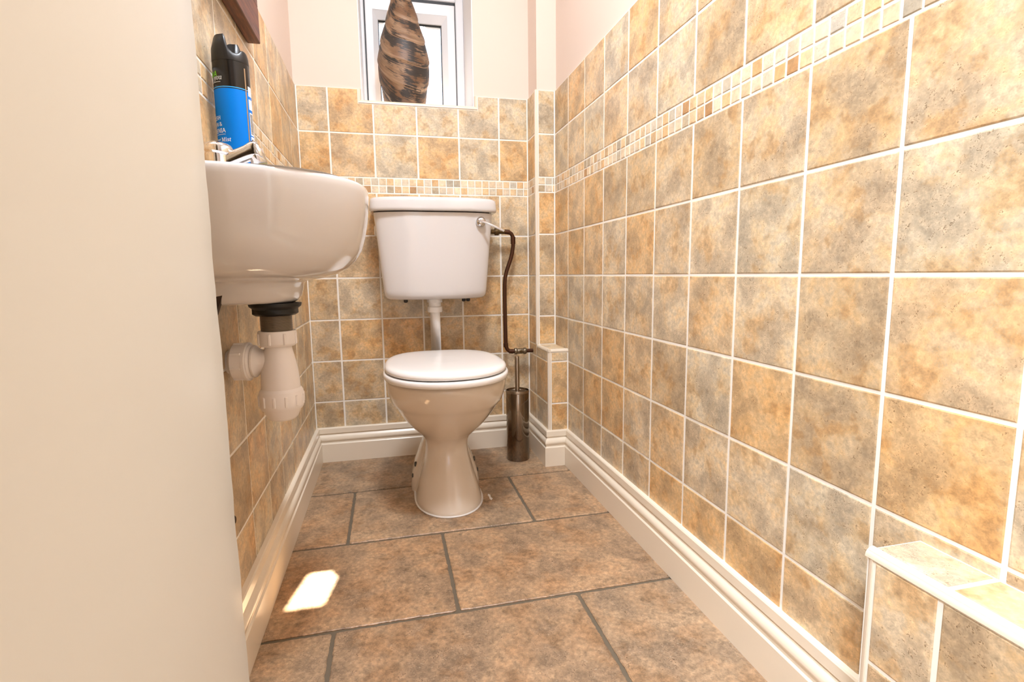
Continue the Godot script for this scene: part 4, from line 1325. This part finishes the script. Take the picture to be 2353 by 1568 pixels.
func build_vase():
	var c := Vector3(0.3097, 1.3057, -0.1020)
	var t := base("vase", c)
	tag(t, "tall brown vase with carved swags and black brush strokes on the windowsill", "vase")
	var prof := [[0.0, 0.066], [0.004, 0.070], [0.020, 0.0735], [0.048, 0.0795], [0.070, 0.0840], [0.108, 0.0905], [0.145, 0.0955], [0.170, 0.0965], [0.194, 0.0945], [0.231, 0.0885], [0.255, 0.0825], [0.304, 0.0685], [0.352, 0.0540], [0.376, 0.0468], [0.400, 0.0390], [0.440, 0.0310], [0.480, 0.0280], [0.510, 0.0300], [0.525, 0.0340]]
	var cv := Curve.new()
	cv.min_value = 0.0
	cv.max_value = 1.0
	var rad := func(y: float) -> float:
		for i in prof.size() - 1:
			if y <= prof[i + 1][0]:
				var u: float = (y - prof[i][0]) / (prof[i + 1][0] - prof[i][0])
				var p0: float = prof[max(i - 1, 0)][1]; var p1: float = prof[i][1]; var p2: float = prof[i + 1][1]; var p3: float = prof[min(i + 2, prof.size() - 1)][1]
				return 0.5 * (2.0 * p1 + (p2 - p0) * u + (2.0 * p0 - 5.0 * p1 + 4.0 * p2 - p3) * u * u + (3.0 * p1 - p0 - 3.0 * p2 + p3) * u * u * u)
		return prof[prof.size() - 1][1]
	var nt := 144
	var ny := 210
	var H := 0.525
	# swag phase: the bands hang lowest a little to the right of the side that faces the room
	var phase := func(a: float, y: float) -> float:
		var k := 0.5 + 0.5 * cos(a - 1.20)
		return (y / H) * 6.5 + 2.2 * k + 0.08 * sin(a * 3.0 + 0.6) + 0.12
	var pt := func(a: float, y: float) -> Vector3:
		var ph: float = fposmod(phase.call(a, y), 1.0)
		var saw: float = pow(1.0 - ph, 1.3) if ph > 0.10 else ss(0.0, 0.10, ph) * 0.872
		var depth: float = 0.0042 * ss(0.0, 0.03, y) * ss(0.50, 0.42, y)
		var r: float = rad.call(y) - depth * (1.0 - saw)  + 0.0012
		return Vector3(cos(a) * r, y, sin(a) * r)
	var st := SurfaceTool.new()
	st.begin(Mesh.PRIMITIVE_TRIANGLES)
	for i in ny + 1:
		for j in nt + 1:
			var a := TAU * j / nt
			var y := H * i / ny
			st.set_uv(Vector2(a / TAU, phase.call(a, y) / 9.0))
			st.add_vertex(pt.call(a, y))
	for i in ny:
		for j in nt:
			var p := i * (nt + 1) + j
			var q := p + nt + 1
			st.add_index(p); st.add_index(p + 1); st.add_index(q + 1)
			st.add_index(p); st.add_index(q + 1); st.add_index(q)
	st.generate_normals()
	var body := st.commit()
	put("body", body, M.vase, t)
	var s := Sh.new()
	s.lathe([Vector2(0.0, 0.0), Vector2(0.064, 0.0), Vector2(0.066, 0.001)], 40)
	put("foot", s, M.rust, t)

func build_small():
	var t := base("wall_fitting", Vector3(XL, 0.272, 1.060))
	tag(t, "small dark brown screw fitting low on the tiles beside the door edge", "fitting")
	var s := Sh.new()
	s.lathe([Vector2(0.0, 0.0), Vector2(0.009, 0.0), Vector2(0.009, 0.002), Vector2(0.0055, 0.0055), Vector2(0.0, 0.006)], 18, Transform3D(Basis(Vector3(0, 0, 1), -PI * 0.5), Vector3(0.0003, 0, 0)))
	put("head", s, M.rust, t)

func build_lamps():
	# unseen ceiling fitting, out of view, placed to light the cloakroom from above
	var t := base("unseen_ceiling_lamp", Vector3(0.39, HC, 1.22))
	tag(t, "unseen round opal ceiling lamp placed to light the cloakroom from above", "lamp")
	var s := Sh.new()
	s.lathe([Vector2(0.0, -0.022), Vector2(0.150, -0.022), Vector2(0.155, -0.015), Vector2(0.155, 0.0)], 40)
	put("base", s, M.white_paint, t)
	s = Sh.new()
	s.lathe([Vector2(0.0, -0.070), Vector2(0.06, -0.066), Vector2(0.105, -0.054), Vector2(0.135, -0.036), Vector2(0.145, -0.022)], 40)
	put("diffuser", s, M.glow, t)
	var a := AreaLight3D.new()
	a.name = "unseen_ceiling_lamp_light"
	a.area_size = Vector2(0.26, 0.26)
	a.light_color = Color(0.93, 0.96, 1.0)
	a.light_energy = LAMP
	a.shadow_enabled = true
	a.position = Vector3(0.39, HC - 0.076, 1.22)
	a.rotation_degrees = Vector3(-90, 0, 0)
	add_child(a)
	var t2 := base("unseen_hall_lamp", Vector3(-0.40, HC, 2.95))  # out of view, placed to light the near right wall through the doorway
	tag(t2, "unseen wide opal hallway lamp placed to light the near right wall", "lamp")
	s = Sh.new()
	s.lathe([Vector2(0.0, -0.022), Vector2(0.250, -0.022), Vector2(0.255, -0.015), Vector2(0.255, 0.0)], 40)
	put("base", s, M.white_paint, t2)
	s = Sh.new()
	s.lathe([Vector2(0.0, -0.070), Vector2(0.12, -0.064), Vector2(0.20, -0.048), Vector2(0.245, -0.022)], 40)
	put("diffuser", s, M.glow, t2)
	var b := AreaLight3D.new()
	b.name = "unseen_hall_lamp_light"
	b.area_size = Vector2(0.45, 0.45)
	b.light_color = Color(0.93, 0.96, 1.0)
	b.light_energy = HALL
	b.shadow_enabled = true
	b.position = Vector3(-0.40, HC - 0.076, 2.95)
	b.rotation_degrees = Vector3(-90, 0, 0)
	add_child(b)


const LAMP := 5.0
const HALL := 16.0
const SUN := 32.0
const SKY := 5.0
const EXPO := 0.74

func _ready():
	rng.seed = 20240
	# camera
	var cam := Camera3D.new()
	cam.name = "camera"
	var fwd := Vector3(0.22630, -0.12737, -0.96568).normalized()
	var up := Vector3(0.04190, 0.99178, -0.12099)
	var right := fwd.cross(up).normalized()
	up = right.cross(fwd).normalized()
	cam.transform = Transform3D(Basis(right, up, -fwd), Vector3(0.2172, 0.6935, 2.0183))
	cam.fov = rad_to_deg(2.0 * atan(784.0 / 1201.6068))
	cam.near = 0.01
	cam.far = 200.0
	add_child(cam)
	cam.current = true
	# sky, sun, exposure
	var sky := Sky.new()
	var sm := ProceduralSkyMaterial.new()
	sm.sky_top_color = Color(0.80, 0.88, 1.0)
	sm.sky_horizon_color = Color(0.97, 0.98, 1.0)
	sm.ground_horizon_color = Color(0.80, 0.80, 0.78)
	sm.ground_bottom_color = Color(0.45, 0.44, 0.41)
	sm.sun_angle_max = 1.0
	sm.energy_multiplier = SKY
	sky.sky_material = sm
	var env := Environment.new()
	env.background_mode = Environment.BG_SKY
	env.sky = sky
	env.tonemap_mode = Environment.TONE_MAPPER_LINEAR
	env.tonemap_exposure = EXPO
	env.sdfgi_enabled = true
	env.ssao_enabled = true
	env.ssil_enabled = true
	var we := WorldEnvironment.new()
	we.name = "world"
	we.environment = env
	add_child(we)
	var sun := DirectionalLight3D.new()
	sun.name = "sun"
	sun.light_color = Color(1.0, 0.96, 0.88)
	sun.light_energy = SUN
	sun.light_angular_distance = 0.53
	sun.shadow_enabled = true
	sun.look_at_from_position(Vector3.ZERO, Vector3(-0.116, -1.0, 0.54), Vector3.UP)
	add_child(sun)
	make_materials()
	# setting
	build_walls()
	build_floor()
	build_skirting()
	build_window()
	build_door()
	build_hall()
	build_sun_blocker()
	build_lamps()
	# things
	build_toilet()
	build_cistern()
	build_flush_pipe()
	build_basin()
	build_trap()
	build_supply_pipe()
	build_brush()
	build_mirror()
	build_vase()
	build_can()
	tag(build_tap(1.100), "nearer chrome basin tap with limescale, in front of the spray can", "tap", "chrome taps on the washbasin")
	tag(build_tap(0.900), "farther chrome basin tap, mostly hidden behind the washbasin rim", "tap", "chrome taps on the washbasin")
	build_small()
